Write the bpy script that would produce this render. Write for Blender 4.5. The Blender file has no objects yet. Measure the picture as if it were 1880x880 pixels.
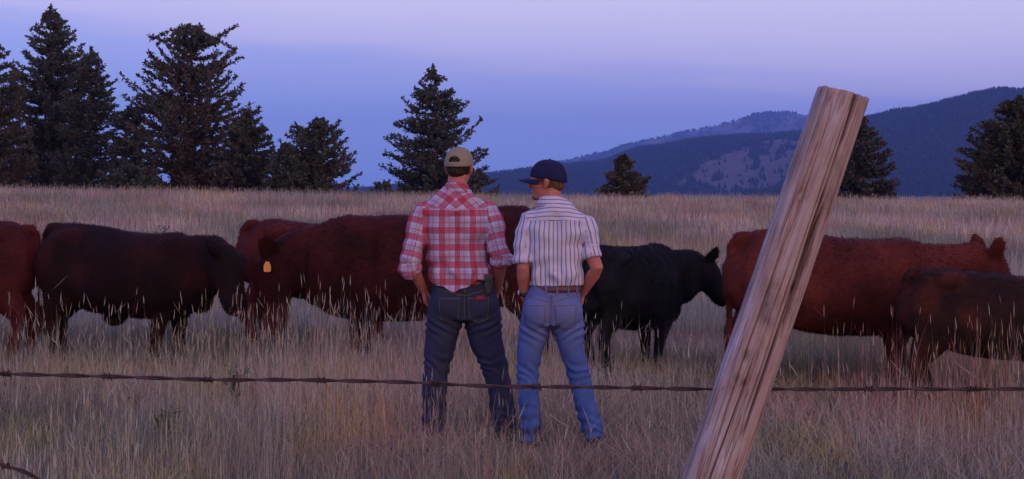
import bpy, bmesh, math, random
import numpy as np
from mathutils import Vector, Matrix
from mathutils.bvhtree import BVHTree

random.seed(7)
rng = np.random.default_rng(7)
R = math.radians
scene = bpy.context.scene
COL = scene.collection

# ------------------------------------------------------------------ camera, world, sun, exposure
EYE = 1.56
F = 2700.0          # focal length in pixels of the 1880 px wide photograph
cam_d = bpy.data.cameras.new("camera")
cam = bpy.data.objects.new("camera", cam_d)
COL.objects.link(cam)
cam.location = (0, 0, EYE)
cam.rotation_euler = (R(90), 0, 0)
cam_d.sensor_width = 36
cam_d.lens = F / 1880 * 36
cam_d.shift_y = -90 / 1880
cam_d.clip_start = 0.1
cam_d.clip_end = 60000
scene.camera = cam

SUN_EL, SUN_AZ = R(5), R(150)      # afterglow: low, behind the camera to the right (azimuth clockwise from +Y)
world = bpy.data.worlds.new("World")
scene.world = world
world.use_nodes = True
wn, wl = world.node_tree.nodes, world.node_tree.links
wn.clear()


def N(nodes, t, **kw):
    n = nodes.new(t)
    for k, v in kw.items():
        if k == 'inputs':
            for i, val in v.items():
                n.inputs[i].default_value = val
        else:
            setattr(n, k, v)
    return n


def srgb(r, g, b):
    f = lambda c: (c / 255 / 12.92) if c / 255 <= .04045 else ((c / 255 + .055) / 1.055) ** 2.4
    return (f(r), f(g), f(b), 1)


out = N(wn, 'ShaderNodeOutputWorld')
nish = N(wn, 'ShaderNodeTexSky', sky_type='NISHITA')
nish.sun_disc = False
nish.sun_elevation = SUN_EL
nish.sun_rotation = SUN_AZ
bg1 = N(wn, 'ShaderNodeBackground', inputs={1: 0.05})
wl.new(nish.outputs[0], bg1.inputs[0])
tc = N(wn, 'ShaderNodeTexCoord')
sep = N(wn, 'ShaderNodeSeparateXYZ')
wl.new(tc.outputs['Generated'], sep.inputs[0])
mp = N(wn, 'ShaderNodeMapping', inputs={3: (3, 3, 26)})
wl.new(tc.outputs['Generated'], mp.inputs[0])
nz = N(wn, 'ShaderNodeTexNoise', inputs={2: 1.4, 3: 3.0, 4: .55})
wl.new(mp.outputs[0], nz.inputs[0])
m1 = N(wn, 'ShaderNodeMath', operation='MULTIPLY_ADD', inputs={1: .075})
wl.new(sep.outputs[0], m1.inputs[0]); wl.new(sep.outputs[2], m1.inputs[2])
m2 = N(wn, 'ShaderNodeMath', operation='MULTIPLY_ADD', inputs={1: .040})
wl.new(nz.outputs[0], m2.inputs[0]); wl.new(m1.outputs[0], m2.inputs[2])
m3 = N(wn, 'ShaderNodeMath', operation='MULTIPLY_ADD', inputs={1: 3.0, 2: .0})
wl.new(m2.outputs[0], m3.inputs[0])
ramp = N(wn, 'ShaderNodeValToRGB')
cr = ramp.color_ramp
stops = [(0.0, srgb(116, 156, 240)), (.10, srgb(124, 158, 243)), (.19, srgb(130, 156, 242)), (.26, srgb(143, 155, 238)), (.30, srgb(152, 156, 234)), (.325, srgb(172, 167, 233)),
         (.345, srgb(186, 176, 234)), (.42, srgb(200, 188, 233)), (.60, srgb(208, 198, 236)), (1.0, srgb(122, 128, 215))]
cr.elements[0].position, cr.elements[0].color = stops[0]
cr.elements[1].position, cr.elements[1].color = stops[-1]
for p, c in stops[1:-1]:
    e = cr.elements.new(p); e.color = c
wl.new(m3.outputs[0], ramp.inputs[0])
# warm afterglow low in the sky behind the camera
dotn = N(wn, 'ShaderNodeVectorMath', operation='DOT_PRODUCT')
dotn.inputs[1].default_value = (math.sin(SUN_AZ) * .97, math.cos(SUN_AZ) * .97, .22)
wl.new(tc.outputs['Generated'], dotn.inputs[0])
gl = N(wn, 'ShaderNodeMapRange', inputs={1: -.1, 2: 1.0, 3: 0, 4: 1}, interpolation_type='SMOOTHSTEP')
wl.new(dotn.outputs['Value'], gl.inputs[0])
mixw = N(wn, 'ShaderNodeMix', data_type='RGBA')
mixw.inputs['B'].default_value = (.74, .52, .68, 1)
wl.new(gl.outputs[0], mixw.inputs['Factor']); wl.new(ramp.outputs[0], mixw.inputs['A'])
bg2 = N(wn, 'ShaderNodeBackground', inputs={1: 1.14})
wl.new(mixw.outputs['Result'], bg2.inputs[0])
adds = N(wn, 'ShaderNodeAddShader')
wl.new(bg1.outputs[0], adds.inputs[0]); wl.new(bg2.outputs[0], adds.inputs[1])
wl.new(adds.outputs[0], out.inputs[0])

sun_d = bpy.data.lights.new("sun", 'SUN')
sun_d.energy = 0.5
sun_d.angle = R(35)
sun_d.color = (.62, .36, .42)
sun = bpy.data.objects.new("sun", sun_d)
COL.objects.link(sun)
sdir = Vector((math.sin(SUN_AZ) * math.cos(SUN_EL), math.cos(SUN_AZ) * math.cos(SUN_EL), math.sin(SUN_EL)))
sun.rotation_euler = sdir.to_track_quat('Z', 'Y').to_euler()
sun.location = sdir * 30

vs = scene.view_settings
vs.view_transform = 'Standard'
vs.look = 'None'
vs.exposure = 0.0
vs.gamma = 1.0
vs.use_curve_mapping = False
scene.cycles.use_denoising = True
scene.cycles.max_bounces = 5
scene.cycles.diffuse_bounces = 3
scene.cycles.volume_bounces = 1
scene.cycles.transparent_max_bounces = 4


# ------------------------------------------------------------------ helpers
def X(px, d): return (px - 940) / F * d
def Z(py, d): return EYE + (350 - py) / F * d


def tag(o, label=None, cat=None, group=None, kind=None):
    if label: o['label'] = label
    if cat: o['category'] = cat
    if group: o['group'] = group
    if kind: o['kind'] = kind
    return o


def hash2(ix, iy, seed=0):
    h = (ix.astype(np.int64) * 374761393 + iy.astype(np.int64) * 668265263 + seed * 1442695041) & 0x7fffffff
    h = ((h ^ (h >> 13)) * 1274126177) & 0x7fffffff
    return ((h ^ (h >> 16)) & 0xffff) / 65535.0


def vnoise(x, y, seed=0):
    x = np.asarray(x, float); y = np.asarray(y, float)
    ix = np.floor(x); iy = np.floor(y)
    fx = x - ix; fy = y - iy
    fx = fx * fx * (3 - 2 * fx); fy = fy * fy * (3 - 2 * fy)
    a = hash2(ix, iy, seed); b = hash2(ix + 1, iy, seed)
    c = hash2(ix, iy + 1, seed); d = hash2(ix + 1, iy + 1, seed)
    return (a * (1 - fx) + b * fx) * (1 - fy) + (c * (1 - fx) + d * fx) * fy


def fbm(x, y, seed=0, o=4):
    s = 0; a = 1; t = 0
    for i in range(o):
        s = s + a * vnoise(x * 2 ** i, y * 2 ** i, seed + i); t += a; a *= .5
    return s / t


def mesh_np(name, V, quads=None, tris=None, mat=None, parent=None, smooth=False, colors=None):
    """one mesh from numpy arrays"""
    me = bpy.data.meshes.new(name)
    V = np.asarray(V, np.float32)
    nq = 0 if quads is None else len(quads)
    nt = 0 if tris is None else len(tris)
    me.vertices.add(len(V)); me.vertices.foreach_set('co', V.ravel())
    loops = []
    if nq: loops.append(np.asarray(quads, np.int32).ravel())
    if nt: loops.append(np.asarray(tris, np.int32).ravel())
    loops = np.concatenate(loops)
    me.loops.add(len(loops)); me.loops.foreach_set('vertex_index', loops)
    starts = np.concatenate([np.arange(nq) * 4, nq * 4 + np.arange(nt) * 3]).astype(np.int32)
    tot = np.concatenate([np.full(nq, 4), np.full(nt, 3)]).astype(np.int32)
    me.polygons.add(nq + nt)
    me.polygons.foreach_set('loop_start', starts)
    me.polygons.foreach_set('loop_total', tot)
    if smooth: me.polygons.foreach_set('use_smooth', np.ones(nq + nt, bool))
    if colors is not None:
        at = me.color_attributes.new('tint', 'FLOAT_COLOR', 'POINT')
        c = np.ones((len(V), 4), np.float32); c[:, :3] = colors
        at.data.foreach_set('color', c.ravel())
    me.update(calc_edges=True); me.validate()
    o = bpy.data.objects.new(name, me)
    COL.objects.link(o)
    if mat: me.materials.append(mat)
    if parent: o.parent = parent
    return o


class Parts:
    """collects closed pieces that are fused into one surface"""
    def __init__(s): s.v = []; s.f = []

    def add(s, V, Fc):
        b = len(s.v)
        s.v += [tuple(p) for p in V]
        s.f += [tuple(i + b for i in f) for f in Fc]

    def tube(s, P, rad, seg=16, side=(1, 0, 0), power=2.0, round_ends=True):
        P = [Vector(p) for p in P]
        rad = [(r, r) if not hasattr(r, '__len__') else tuple(r) for r in rad]
        n = len(P)
        T = []
        for i in range(n):
            a = P[max(0, i - 1)]; b = P[min(n - 1, i + 1)]
            T.append((b - a).normalized())
        rings = []
        if round_ends:
            r0 = min(rad[0]) * .5
            rings.append((P[0] - T[0] * r0, (rad[0][0] * .55, rad[0][1] * .55), T[0]))
        for i in range(n): rings.append((P[i], rad[i], T[i]))
        if round_ends:
            r1 = min(rad[-1]) * .5
            rings.append((P[-1] + T[-1] * r1, (rad[-1][0] * .55, rad[-1][1] * .55), T[-1]))
        V = []; Fc = []
        sd = Vector(side)
        for (c, (ra, rb), t) in rings:
            a = (sd - t * sd.dot(t))
            a = a.normalized() if a.length > 1e-4 else t.orthogonal().normalized()
            b = t.cross(a).normalized()
            for k in range(seg):
                th = 2 * math.pi * k / seg
                ct, st = math.cos(th), math.sin(th)
                e = 2 / power
                x = math.copysign(abs(ct) ** e, ct); y = math.copysign(abs(st) ** e, st)
                V.append(c + a * (ra * x) + b * (rb * y))
        m = len(rings)
        for i in range(m - 1):
            for k in range(seg):
                k2 = (k + 1) % seg
                Fc.append((i * seg + k, i * seg + k2, (i + 1) * seg + k2, (i + 1) * seg + k))
        Fc.append(tuple(range(seg))[::-1])
        Fc.append(tuple((m - 1) * seg + k for k in range(seg)))
        s.add(V, Fc)
        return s

    def ball(s, c, r, M=None, seg=14):
        V = []; Fc = []
        rings = seg // 2 + 1
        for i in range(1, rings):
            ph = math.pi * i / rings
            for k in range(seg):
                th = 2 * math.pi * k / seg
                p = Vector((math.sin(ph) * math.cos(th) * r[0], math.sin(ph) * math.sin(th) * r[1], math.cos(ph) * r[2]))
                if M is not None: p = M @ p
                V.append(Vector(c) + p)
        m = rings - 1
        for i in range(m - 1):
            for k in range(seg):
                k2 = (k + 1) % seg
                Fc.append((i * seg + k, (i + 1) * seg + k, (i + 1) * seg + k2, i * seg + k2))
        Fc.append(tuple(range(seg)))
        Fc.append(tuple((m - 1) * seg + k for k in range(seg))[::-1])
        s.add(V, Fc)
        return s

    def transform(s, M, start=0):
        for i in range(start, len(s.v)):
            s.v[i] = tuple(M @ Vector(s.v[i]))

    def build(s, name, mat, parent=None, smooth=True):
        me = bpy.data.meshes.new(name)
        me.from_pydata(s.v, [], s.f); me.update()
        bm = bmesh.new(); bm.from_mesh(me); bmesh.ops.recalc_face_normals(bm, faces=bm.faces); bm.to_mesh(me); bm.free()
        if smooth: me.polygons.foreach_set('use_smooth', np.ones(len(me.polygons), bool))
        o = bpy.data.objects.new(name, me); COL.objects.link(o)
        me.materials.append(mat)
        if parent: o.parent = parent
        return o

    def fuse(s, name, voxel, iters, mat, parent=None):
        me = bpy.data.meshes.new('tmp')
        me.from_pydata(s.v, [], s.f); me.update()
        bm = bmesh.new(); bm.from_mesh(me)
        bmesh.ops.recalc_face_normals(bm, faces=bm.faces)
        bm.to_mesh(me); bm.free()
        t = bpy.data.objects.new('tmp', me); COL.objects.link(t)
        rm = t.modifiers.new('r', 'REMESH'); rm.mode = 'VOXEL'; rm.voxel_size = voxel; rm.use_smooth_shade = True
        if iters:
            sm = t.modifiers.new('s', 'SMOOTH'); sm.factor = .5; sm.iterations = iters
        dg = bpy.context.evaluated_depsgraph_get()
        dg.update()
        me2 = bpy.data.meshes.new_from_object(t.evaluated_get(dg))
        bpy.data.objects.remove(t); bpy.data.meshes.remove(me)
        me2.name = name
        me2.polygons.foreach_set('use_smooth', np.ones(len(me2.polygons), bool))
        o = bpy.data.objects.new(name, me2); COL.objects.link(o)
        me2.materials.clear(); me2.materials.append(mat)
        if parent: o.parent = parent
        return o


def get_co(me):
    a = np.empty(len(me.vertices) * 3, np.float32); me.vertices.foreach_get('co', a); return a.reshape(-1, 3).astype(float)


def get_no(me):
    a = np.empty(len(me.vertices) * 3, np.float32); me.vertex_normals.foreach_get('vector', a); return a.reshape(-1, 3).astype(float)


def set_co(me, c):
    me.vertices.foreach_set('co', np.asarray(c, np.float32).ravel()); me.update()


def noise3(P, s, seed=0):
    x, y, z = P[:, 0] * s, P[:, 1] * s, P[:, 2] * s
    return (vnoise(x + .37 * z, y * 1.1, seed) + vnoise(y + 5.1, z, seed + 11) + vnoise(z * .9 + 3, x + .2 * y, seed + 23)) / 3 - .5


# ------------------------------------------------------------------ materials
def mat_new(name, rough=.85, spec=.2):
    m = bpy.data.materials.new(name); m.use_nodes = True
    nt = m.node_tree; b = nt.nodes['Principled BSDF']
    b.inputs['Roughness'].default_value = rough
    b.inputs['Specular IOR Level'].default_value = spec
    return m, nt.nodes, nt.links, b


def noise_mat(name, c1, c2, scale=5, detail=5, rough=.85, bump=0, bscale=40, stretch=(1, 1, 1), spec=.2, c3=None, lo=.35, hi=.65):
    m, n, l, b = mat_new(name, rough, spec)
    tc = N(n, 'ShaderNodeTexCoord'); mp = N(n, 'ShaderNodeMapping', inputs={3: stretch})
    l.new(tc.outputs['Object'], mp.inputs[0])
    t = N(n, 'ShaderNodeTexNoise', inputs={2: scale, 3: detail, 4: .6}); l.new(mp.outputs[0], t.inputs[0])
    r = N(n, 'ShaderNodeValToRGB'); l.new(t.outputs[0], r.inputs[0])
    r.color_ramp.elements[0].position = lo; r.color_ramp.elements[0].color = (*c1, 1)
    r.color_ramp.elements[1].position = hi; r.color_ramp.elements[1].color = (*c2, 1)
    if c3:
        e = r.color_ramp.elements.new((lo + hi) / 2); e.color = (*c3, 1)
    l.new(r.outputs[0], b.inputs['Base Color'])
    if bump:
        t2 = N(n, 'ShaderNodeTexNoise', inputs={2: bscale, 3: 4, 4: .6}); l.new(mp.outputs[0], t2.inputs[0])
        bp = N(n, 'ShaderNodeBump', inputs={0: bump, 1: .02}); l.new(t2.outputs[0], bp.inputs['Height'])
        l.new(bp.outputs[0], b.inputs['Normal'])
    return m


def tint_mat(name, mul=(1, 1, 1), rough=.85, spec=.15, transl=0):
    m, n, l, b = mat_new(name, rough, spec)
    a = N(n, 'ShaderNodeAttribute', attribute_name='tint')
    mx = N(n, 'ShaderNodeMix', data_type='RGBA', blend_type='MULTIPLY'); mx.inputs['Factor'].default_value = 1
    mx.inputs['B'].default_value = (*mul, 1)
    l.new(a.outputs['Color'], mx.inputs['A']); l.new(mx.outputs['Result'], b.inputs['Base Color'])
    if transl:
        tr = N(n, 'ShaderNodeBsdfTranslucent'); l.new(mx.outputs['Result'], tr.inputs[0])
        ms = N(n, 'ShaderNodeMixShader', inputs={0: transl})
        o = n['Material Output']
        l.new(b.outputs[0], ms.inputs[1]); l.new(tr.outputs[0], ms.inputs[2]); l.new(ms.outputs[0], o.inputs[0])
    return m


# ------------------------------------------------------------------ terrain
def sstep(a, b, x):
    t = np.clip((x - a) / (b - a), 0, 1); return t * t * (3 - 2 * t)


CREST = 60.0


def ground_h(x, y):
    x = np.asarray(x, float); y = np.asarray(y, float)
    xs = np.clip(x * CREST / np.maximum(y, CREST), -60, 60)
    c = 1.03 - np.where(xs < 0, .016, .009) * xs
    up = sstep(14, CREST, y) * c * (.55 + .45 * np.clip(y / CREST, 0, 1))
    down = -np.clip((y - CREST) / 60, 0, 1) ** 1.5 * 4.5 - sstep(120, 900, y) * 8
    n = (fbm(x * .22, y * .22, 3, 3) - .5) * .14 * sstep(6, 20, np.abs(y)) * (1 - sstep(55, 64, y))
    return up + down + n


ys = np.concatenate([np.linspace(-60, 0, 16), np.linspace(1.5, 70, 120), np.geomspace(72, 14000, 70)])
cs = np.linspace(-1, 1, 121)
GX = np.outer(60 + .62 * np.maximum(ys, 0), cs)
GY = np.repeat(ys[:, None], len(cs), 1)
GZ = ground_h(GX, GY)
V = np.stack([GX.ravel(), GY.ravel(), GZ.ravel()], 1)
nr, nc = GX.shape
idx = np.arange(nr * nc).reshape(nr, nc)
Q = np.stack([idx[:-1, :-1], idx[:-1, 1:], idx[1:, 1:], idx[1:, :-1]], -1).reshape(-1, 4)
soil = noise_mat('dry_field_soil', (.07, .06, .045), (.16, .125, .09), scale=.9, detail=8, bump=.6, bscale=14, c3=(.11, .10, .065))
ground = mesh_np('ground', V, Q, None, soil, smooth=True)
tag(ground, kind='structure')


# ------------------------------------------------------------------ grass
straw = np.array([[.52, .43, .32], [.46, .36, .27], [.58, .50, .40], [.38, .32, .22], [.47, .30, .24], [.33, .33, .22], [.52, .47, .38]])


def grass_color(x, y, n, green=.0):
    base = straw[rng.integers(0, len(straw), n)]
    p = fbm(x * .35, y * .35, 40, 3)[:, None]
    g = np.array([.25, .26, .19])
    k = np.clip((p - .45) * 5 + green, 0, .9)
    c = base * (1 - k) + g * k
    p2 = fbm(x * .8, y * .5, 77, 2)[:, None]
    c = c * (.50 + 1.10 * p2)
    p3 = fbm(x * 1.7 + 30, y * .9, 88, 2)[:, None]
    c = c * (1 + np.clip((p3 - .60) * 5, 0, 1) * np.array([.15, .05, -.35]))
    p4 = fbm(x * 1.1 + 70, y * .8, 99, 2)[:, None]
    c = c * (1 + np.clip((p4 - .58) * 5, 0, 1) * np.array([.18, -.14, -.12]))
    return c * rng.uniform(.6, 1.3, (n, 1))


def grass_mesh(name, x, y, h, w, lean, color, mat, heads=None, head_len=None, lv=3):
    n = len(x)
    z = ground_h(x, y) - .02
    az = rng.uniform(0, 2 * np.pi, n)
    fa = rng.uniform(-.9, .9, n)                     # facing of the blade
    sx, sy = np.cos(fa), np.sin(fa)
    ld = np.stack([np.cos(az), np.sin(az)], 1) * (lean * h)[:, None]
    pts = []
    for i in range(lv + 1):
        t = i / lv
        cx = x + ld[:, 0] * t ** 1.8; cy = y + ld[:, 1] * t ** 1.8; cz = z + h * t * (1 - .12 * lean * t)
        ww = w * (1 - t * .75) * .5 if i < lv else w * .0
        if i < lv:
            pts.append(np.stack([cx - sx * ww, cy - sy * ww, cz], 1))
            pts.append(np.stack([cx + sx * ww, cy + sy * ww, cz], 1))
        else:
            pts.append(np.stack([cx, cy, cz], 1))
    nv = 2 * lv + 1
    V = np.stack(pts, 1).reshape(-1, 3)
    b = np.arange(n) * nv
    quads = [np.stack([b + 2 * i, b + 2 * i + 1, b + 2 * i + 3, b + 2 * i + 2], 1) for i in range(lv - 1)]
    tris = [np.stack([b + 2 * lv - 2, b + 2 * lv - 1, b + 2 * lv], 1)]
    C = np.repeat(color, nv, 0)
    if heads is not None and heads.any():
        hi = np.where(heads)[0]
        m = len(hi); hl = head_len[hi]; hw = rng.uniform(.0010, .0020, m) * (1 + y[hi] / 30)
        bo = len(V)
        tx, ty, tz = V[hi * nv + 2 * lv].T
        dx, dy = ld[hi, 0] / np.maximum(h[hi], .1), ld[hi, 1] / np.maximum(h[hi], .1)
        rows = []
        for (t, k) in ((-.15, .15), (.2, 1), (.6, .85), (1, .05)):
            cx = tx + dx * hl * t * 1.4; cy = ty + dy * hl * t * 1.4; cz = tz + hl * t
            j = rng.uniform(.7, 1.3, m)
            rows.append(np.stack([cx - hw * k * j, cy, cz], 1)); rows.append(np.stack([cx + hw * k * j, cy + hw * k * .6, cz], 1))
        H = np.stack(rows, 1).reshape(-1, 3)
        hb = bo + np.arange(m) * 8
        for i in range(3): quads.append(np.stack([hb + 2 * i, hb + 2 * i + 1, hb + 2 * i + 3, hb + 2 * i + 2], 1))
        V = np.concatenate([V, H]); C = np.concatenate([C, np.repeat(np.clip(color[hi] * .85, 0, .45), 8, 0)])
    return mesh_np(name, V, np.concatenate(quads), np.concatenate(tris), mat, colors=C)


def scatter(n, y0, y1, margin=1.25, pw=1.0):
    """positions inside the view wedge (with margin), density falling with distance for pw < 1"""
    u = rng.uniform(0, 1, n)
    e = pw + 1
    y = (y0 ** e + u * (y1 ** e - y0 ** e)) ** (1 / e)
    x = rng.uniform(-1, 1, n) * (.35 * y * margin + .5)
    return x, y


def near_feet(x, y):
    """trampled patches round the men's boots and the camera side of them"""
    k = 0
    for (fx, fy) in ((X(838, 9.375) - .15, 9.3), (X(838, 9.375) + .31, 9.3), (X(1020, 9.0) - .155, 8.9), (X(1020, 9.0) + .24, 8.9)):
        k = np.maximum(k, np.exp(-((x - fx) / .22) ** 2 - ((y - fy + .25) / .45) ** 2))
    return k


grass_m = tint_mat('dry_grass', transl=.22)
# understorey: short dense tufts
x, y = scatter(95000, 3.6, 16, 1.3, 1.0)
n = len(x)
h = (1 - .60 * near_feet(x, y)) * rng.uniform(.09, .26, n) * (.75 + .6 * fbm(x * .7, y * .7, 5, 2)); w = rng.uniform(.004, .009, n)
g = grass_mesh('short_grass', x, y, h, w, rng.uniform(.2, 1.3, n), grass_color(x, y, n, .15) * .74, grass_m, lv=2)
tag(g, 'short dry straw and grey green grass covering the ground of the pasture', 'grass', kind='stuff')
# tall seeding stalks near
x, y = scatter(44000, 4.0, 17, 1.3, 1.0)
n = len(x)
cl = fbm(x * .55 + 9, y * .45, 21, 3)
bias = .15 * np.exp(-((x / y * F + 940 - 740) / 240) ** 2) + .15 * sstep(1400, 1600, x / y * F + 940) * (y > 8) - .07 * sstep(420, 250, x / y * F + 940)
keep = rng.uniform(0, 1, n) < np.clip((cl + bias - .46) * 3.2, np.where(y < 9.5, .16, .07), .85)
x, y = x[keep], y[keep]; n = len(x); cl = cl[keep]
h = np.clip(rng.normal(.40, .15, n) + (cl + bias[keep] - .5) * .55, .18, .86)
h = np.where((y < 8.5), h * .86, h)
h = h * (1 - .45 * near_feet(x, y))
lean = np.abs(rng.normal(.10, .14, n)) + (rng.uniform(0, 1, n) < .10) * rng.uniform(.3, 1.1, n)
w = rng.uniform(.0014, .0028, n)
rb = np.clip(bias[keep], 0, .15)[:, None] / .15 * (rng.uniform(0, 1, (n, 1)) < .6)
g = grass_mesh('tall_grass', x, y, h, w, lean, np.clip(grass_color(x, y, n) * 1.12 * (1 - rb * np.array([[.06, .30, .28]])), 0, .62), grass_m,
               heads=rng.uniform(0, 1, n) < .40, head_len=rng.uniform(.04, .10, n), lv=4)
tag(g, 'tall pale straw stalks with seed heads in front of the cattle', 'grass', kind='stuff')
# middle and far field
x, y = scatter(150000, 15.5, 70, 1.25, .35)
n = len(x)
h = rng.uniform(.18, .50, n) * (.8 + .4 * fbm(x * .3, y * .3, 6, 2)); w = rng.uniform(.006, .012, n) * (1 + y / 35)
col = grass_color(x, y, n, -.05)
k = (1 - sstep(17, 30, y))[:, None]
col = col * np.array([[.96, .94, 1.06]])
col = col * (1 - .5 * k) + np.array([.27, .30, .27]) * .5 * k * 1.3
g = grass_mesh('meadow_grass', x, y, h, w, np.abs(rng.normal(.1, .15, n)), col, grass_m,
               heads=rng.uniform(0, 1, n) < .25, head_len=rng.uniform(.06, .14, n), lv=2)
tag(g, 'distant straw coloured meadow grass rising to the crest behind the cattle', 'grass', kind='stuff')


# ------------------------------------------------------------------ hills and far forest
def ridge(name, pts, D, front, back, mat, base=-13, amp=.06, seed=1, ncol=220, nrow=34, wob=0, colorfn=None):
    pts = sorted(pts)
    px = np.linspace(pts[0][0], pts[-1][0], ncol)
    py = np.interp(px, [p[0] for p in pts], [p[1] for p in pts])
    k = 5
    py = np.convolve(np.pad(py, k, mode='edge'), np.ones(2 * k + 1) / (2 * k + 1), 'valid')
    zc = EYE + (350 - py) / F * D - 12
    s = np.concatenate([np.linspace(0, 1, nrow), 1 + np.linspace(0, 1, 8)[1:]])
    S = np.repeat(s[:, None], ncol, 1); PX = np.repeat(px[None], len(s), 0)
    Yd = np.where(S <= 1, D - front * (1 - S), D + back * (S - 1))
    prof = np.where(S <= 1, np.sin(np.clip(S, 0, 1) * math.pi / 2) ** 1.15, np.cos(np.clip(S - 1, 0, 1) * math.pi / 2))
    ZZ = base + (zc[None] - base) * prof
    gul = (fbm(PX * .016 + S * .8, S * 2.2, seed, 4) - .5) * amp * (zc[None] - base) * np.sin(np.clip(S, 0, 2) * math.pi) ** 1 * 2.0
    ZZ = ZZ + np.where(S < 1, gul, 0)
    XX = (PX - 940) / F * Yd
    V = np.stack([XX.ravel(), Yd.ravel(), ZZ.ravel()], 1)
    nr, nc = XX.shape
    idx = np.arange(nr * nc).reshape(nr, nc)
    Q = np.stack([idx[:-1, :-1], idx[:-1, 1:], idx[1:, 1:], idx[1:, :-1]], -1).reshape(-1, 4)
    C = colorfn(PX.ravel(), S.ravel()) if colorfn else None
    o = mesh_np(name, V, Q, None, mat, smooth=True, colors=C)
    tag(o, kind='structure')

    def sample(n, smin=0.0, smax=1.08):
        a = rng.uniform(0, nc - 1.001, n); b = rng.uniform(smin, smax, n)
        r = np.interp(b, s, np.arange(len(s)))
        i = a.astype(int); fi = a - i; j = np.minimum(r.astype(int), len(s) - 2); fj = r - j
        def bil(A): return (A[j, i] * (1 - fi) + A[j, i + 1] * fi) * (1 - fj) + (A[j + 1, i] * (1 - fi) + A[j + 1, i + 1] * fi) * fj
        return bil(XX), bil(Yd), bil(ZZ), bil(PX), b
    return o, sample


def cones(name, x, y, z, h, r, col, mat):
    n = len(x); k = 6
    V = np.zeros((n, 2 * k + 2, 3))
    ph = rng.uniform(0, 6.28, n)
    for j in range(k):
        a = ph + 2 * np.pi * j / k
        rr = r * rng.uniform(.75, 1.2, n)
        V[:, j, 0] = x + np.cos(a) * rr; V[:, j, 1] = y + np.sin(a) * rr; V[:, j, 2] = z + h * .08
        V[:, k + j, 0] = x + np.cos(a) * rr * .55; V[:, k + j, 1] = y + np.sin(a) * rr * .55; V[:, k + j, 2] = z + h * .5
    V[:, 2 * k] = np.stack([x + rng.normal(0, .4, n), y, z + h], 1)
    V[:, 2 * k + 1] = np.stack([x, y, z - 2], 1)
    b = np.arange(n) * (2 * k + 2)
    q = []; t = []
    for j in range(k):
        j2 = (j + 1) % k
        q.append(np.stack([b + j, b + j2, b + k + j2, b + k + j], 1))
        t.append(np.stack([b + k + j, b + k + j2, b + 2 * k], 1))
        t.append(np.stack([b + j2, b + j, b + 2 * k + 1], 1))
    o = mesh_np(name, V.reshape(-1, 3), np.concatenate(q), np.concatenate(t), mat, colors=np.repeat(col, 2 * k + 2, 0))
    return o


hill_m = tint_mat('hill_ground')
leaf_far = tint_mat('far_conifers')


def in_meadow(px, s):
    # bare grassy clearing on the middle hill and a sliver above it
    e = (fbm(px * .03, s * 9, 50, 3) - .5)
    a = sstep(1262, 1420, px + e * 90)
    top = .26 + .40 * a
    m1 = (px + e * 80 > 1262) & (s < top + e * .30) & (s > .10 + e * .2 - .03) & (fbm(px * .06, s * 14, 57, 3) < .60)
    m2 = (px > 1405) & (px < 1520) & (s > .90 + e * .04) & (s < .955 + e * .04)
    return m1 | m2


def mid_col(px, s):
    m = in_meadow(px, s)[:, None]
    return np.where(m, np.array([[.10, .077, .070]]), np.array([[.018, .024, .018]])) * (0.85 + .3 * vnoise(px * .1, s * 30, 9))[:, None]


far_ridge, far_s = ridge('mountain', [(-900, 336), (-300, 342), (200, 340), (640, 341), (720, 344), (800, 340), (880, 324), (960, 310), (1030, 297), (1100, 280), (1150, 266),
                                (1200, 256), (1250, 245), (1300, 234), (1340, 224), (1370, 214), (1410, 206), (1450, 207), (1490, 214), (1560, 238), (1700, 260), (2300, 300)],
                   12000, 4000, 1200, hill_m, seed=4, amp=.10, ncol=340,
                   colorfn=lambda px, s: np.array([[.03, .035, .03]]) + np.clip((fbm(px * .02, s * 5, 61, 4) - .47) * 8, 0, 1)[:, None] * np.array([[.11, .075, .065]]))
x, y, z, px, s = far_s(9000, .35, 1.03)
k = (fbm(px * .02, s * 5, 61, 4) < .53) | (rng.uniform(0, 1, len(x)) < .12)
x, y, z = x[k], y[k], z[k]
o = cones('forest', x, y, z, rng.uniform(14, 26, len(x)), rng.uniform(9, 15, len(x)), np.tile([.025, .032, .025], (len(x), 1)) * rng.uniform(.7, 1.3, (len(x), 1)), leaf_far)
tag(o, 'hazy blue forest on the far mountain behind the wooded hill', 'forest', kind='stuff')

mid_ridge, mid_s = ridge('hill', [(560, 352), (640, 349), (760, 336), (860, 322), (900, 317), (1000, 305), (1060, 298), (1120, 295), (1150, 272), (1200, 266), (1260, 257), (1320, 249), (1380, 245),
                                  (1440, 243), (1500, 240), (1600, 262), (1750, 300), (1900, 330)], 5200, 1500, 600, hill_m, seed=8, amp=.09, colorfn=mid_col)
x, y, z, px, s = mid_s(24000, .02, 1.06)
k = (~in_meadow(px, s)) | (rng.uniform(0, 1, len(x)) < .03)
x, y, z = x[k], y[k], z[k]
sh = rng.uniform(.6, 1.5, (len(x), 1))
o = cones('forest', x, y, z, rng.uniform(9, 19, len(x)), rng.uniform(2.6, 4.6, len(x)), np.tile([.014, .019, .013], (len(x), 1)) * sh, leaf_far)
tag(o, 'dark conifer forest covering the middle hill around its bare clearing', 'forest', kind='stuff')

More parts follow.
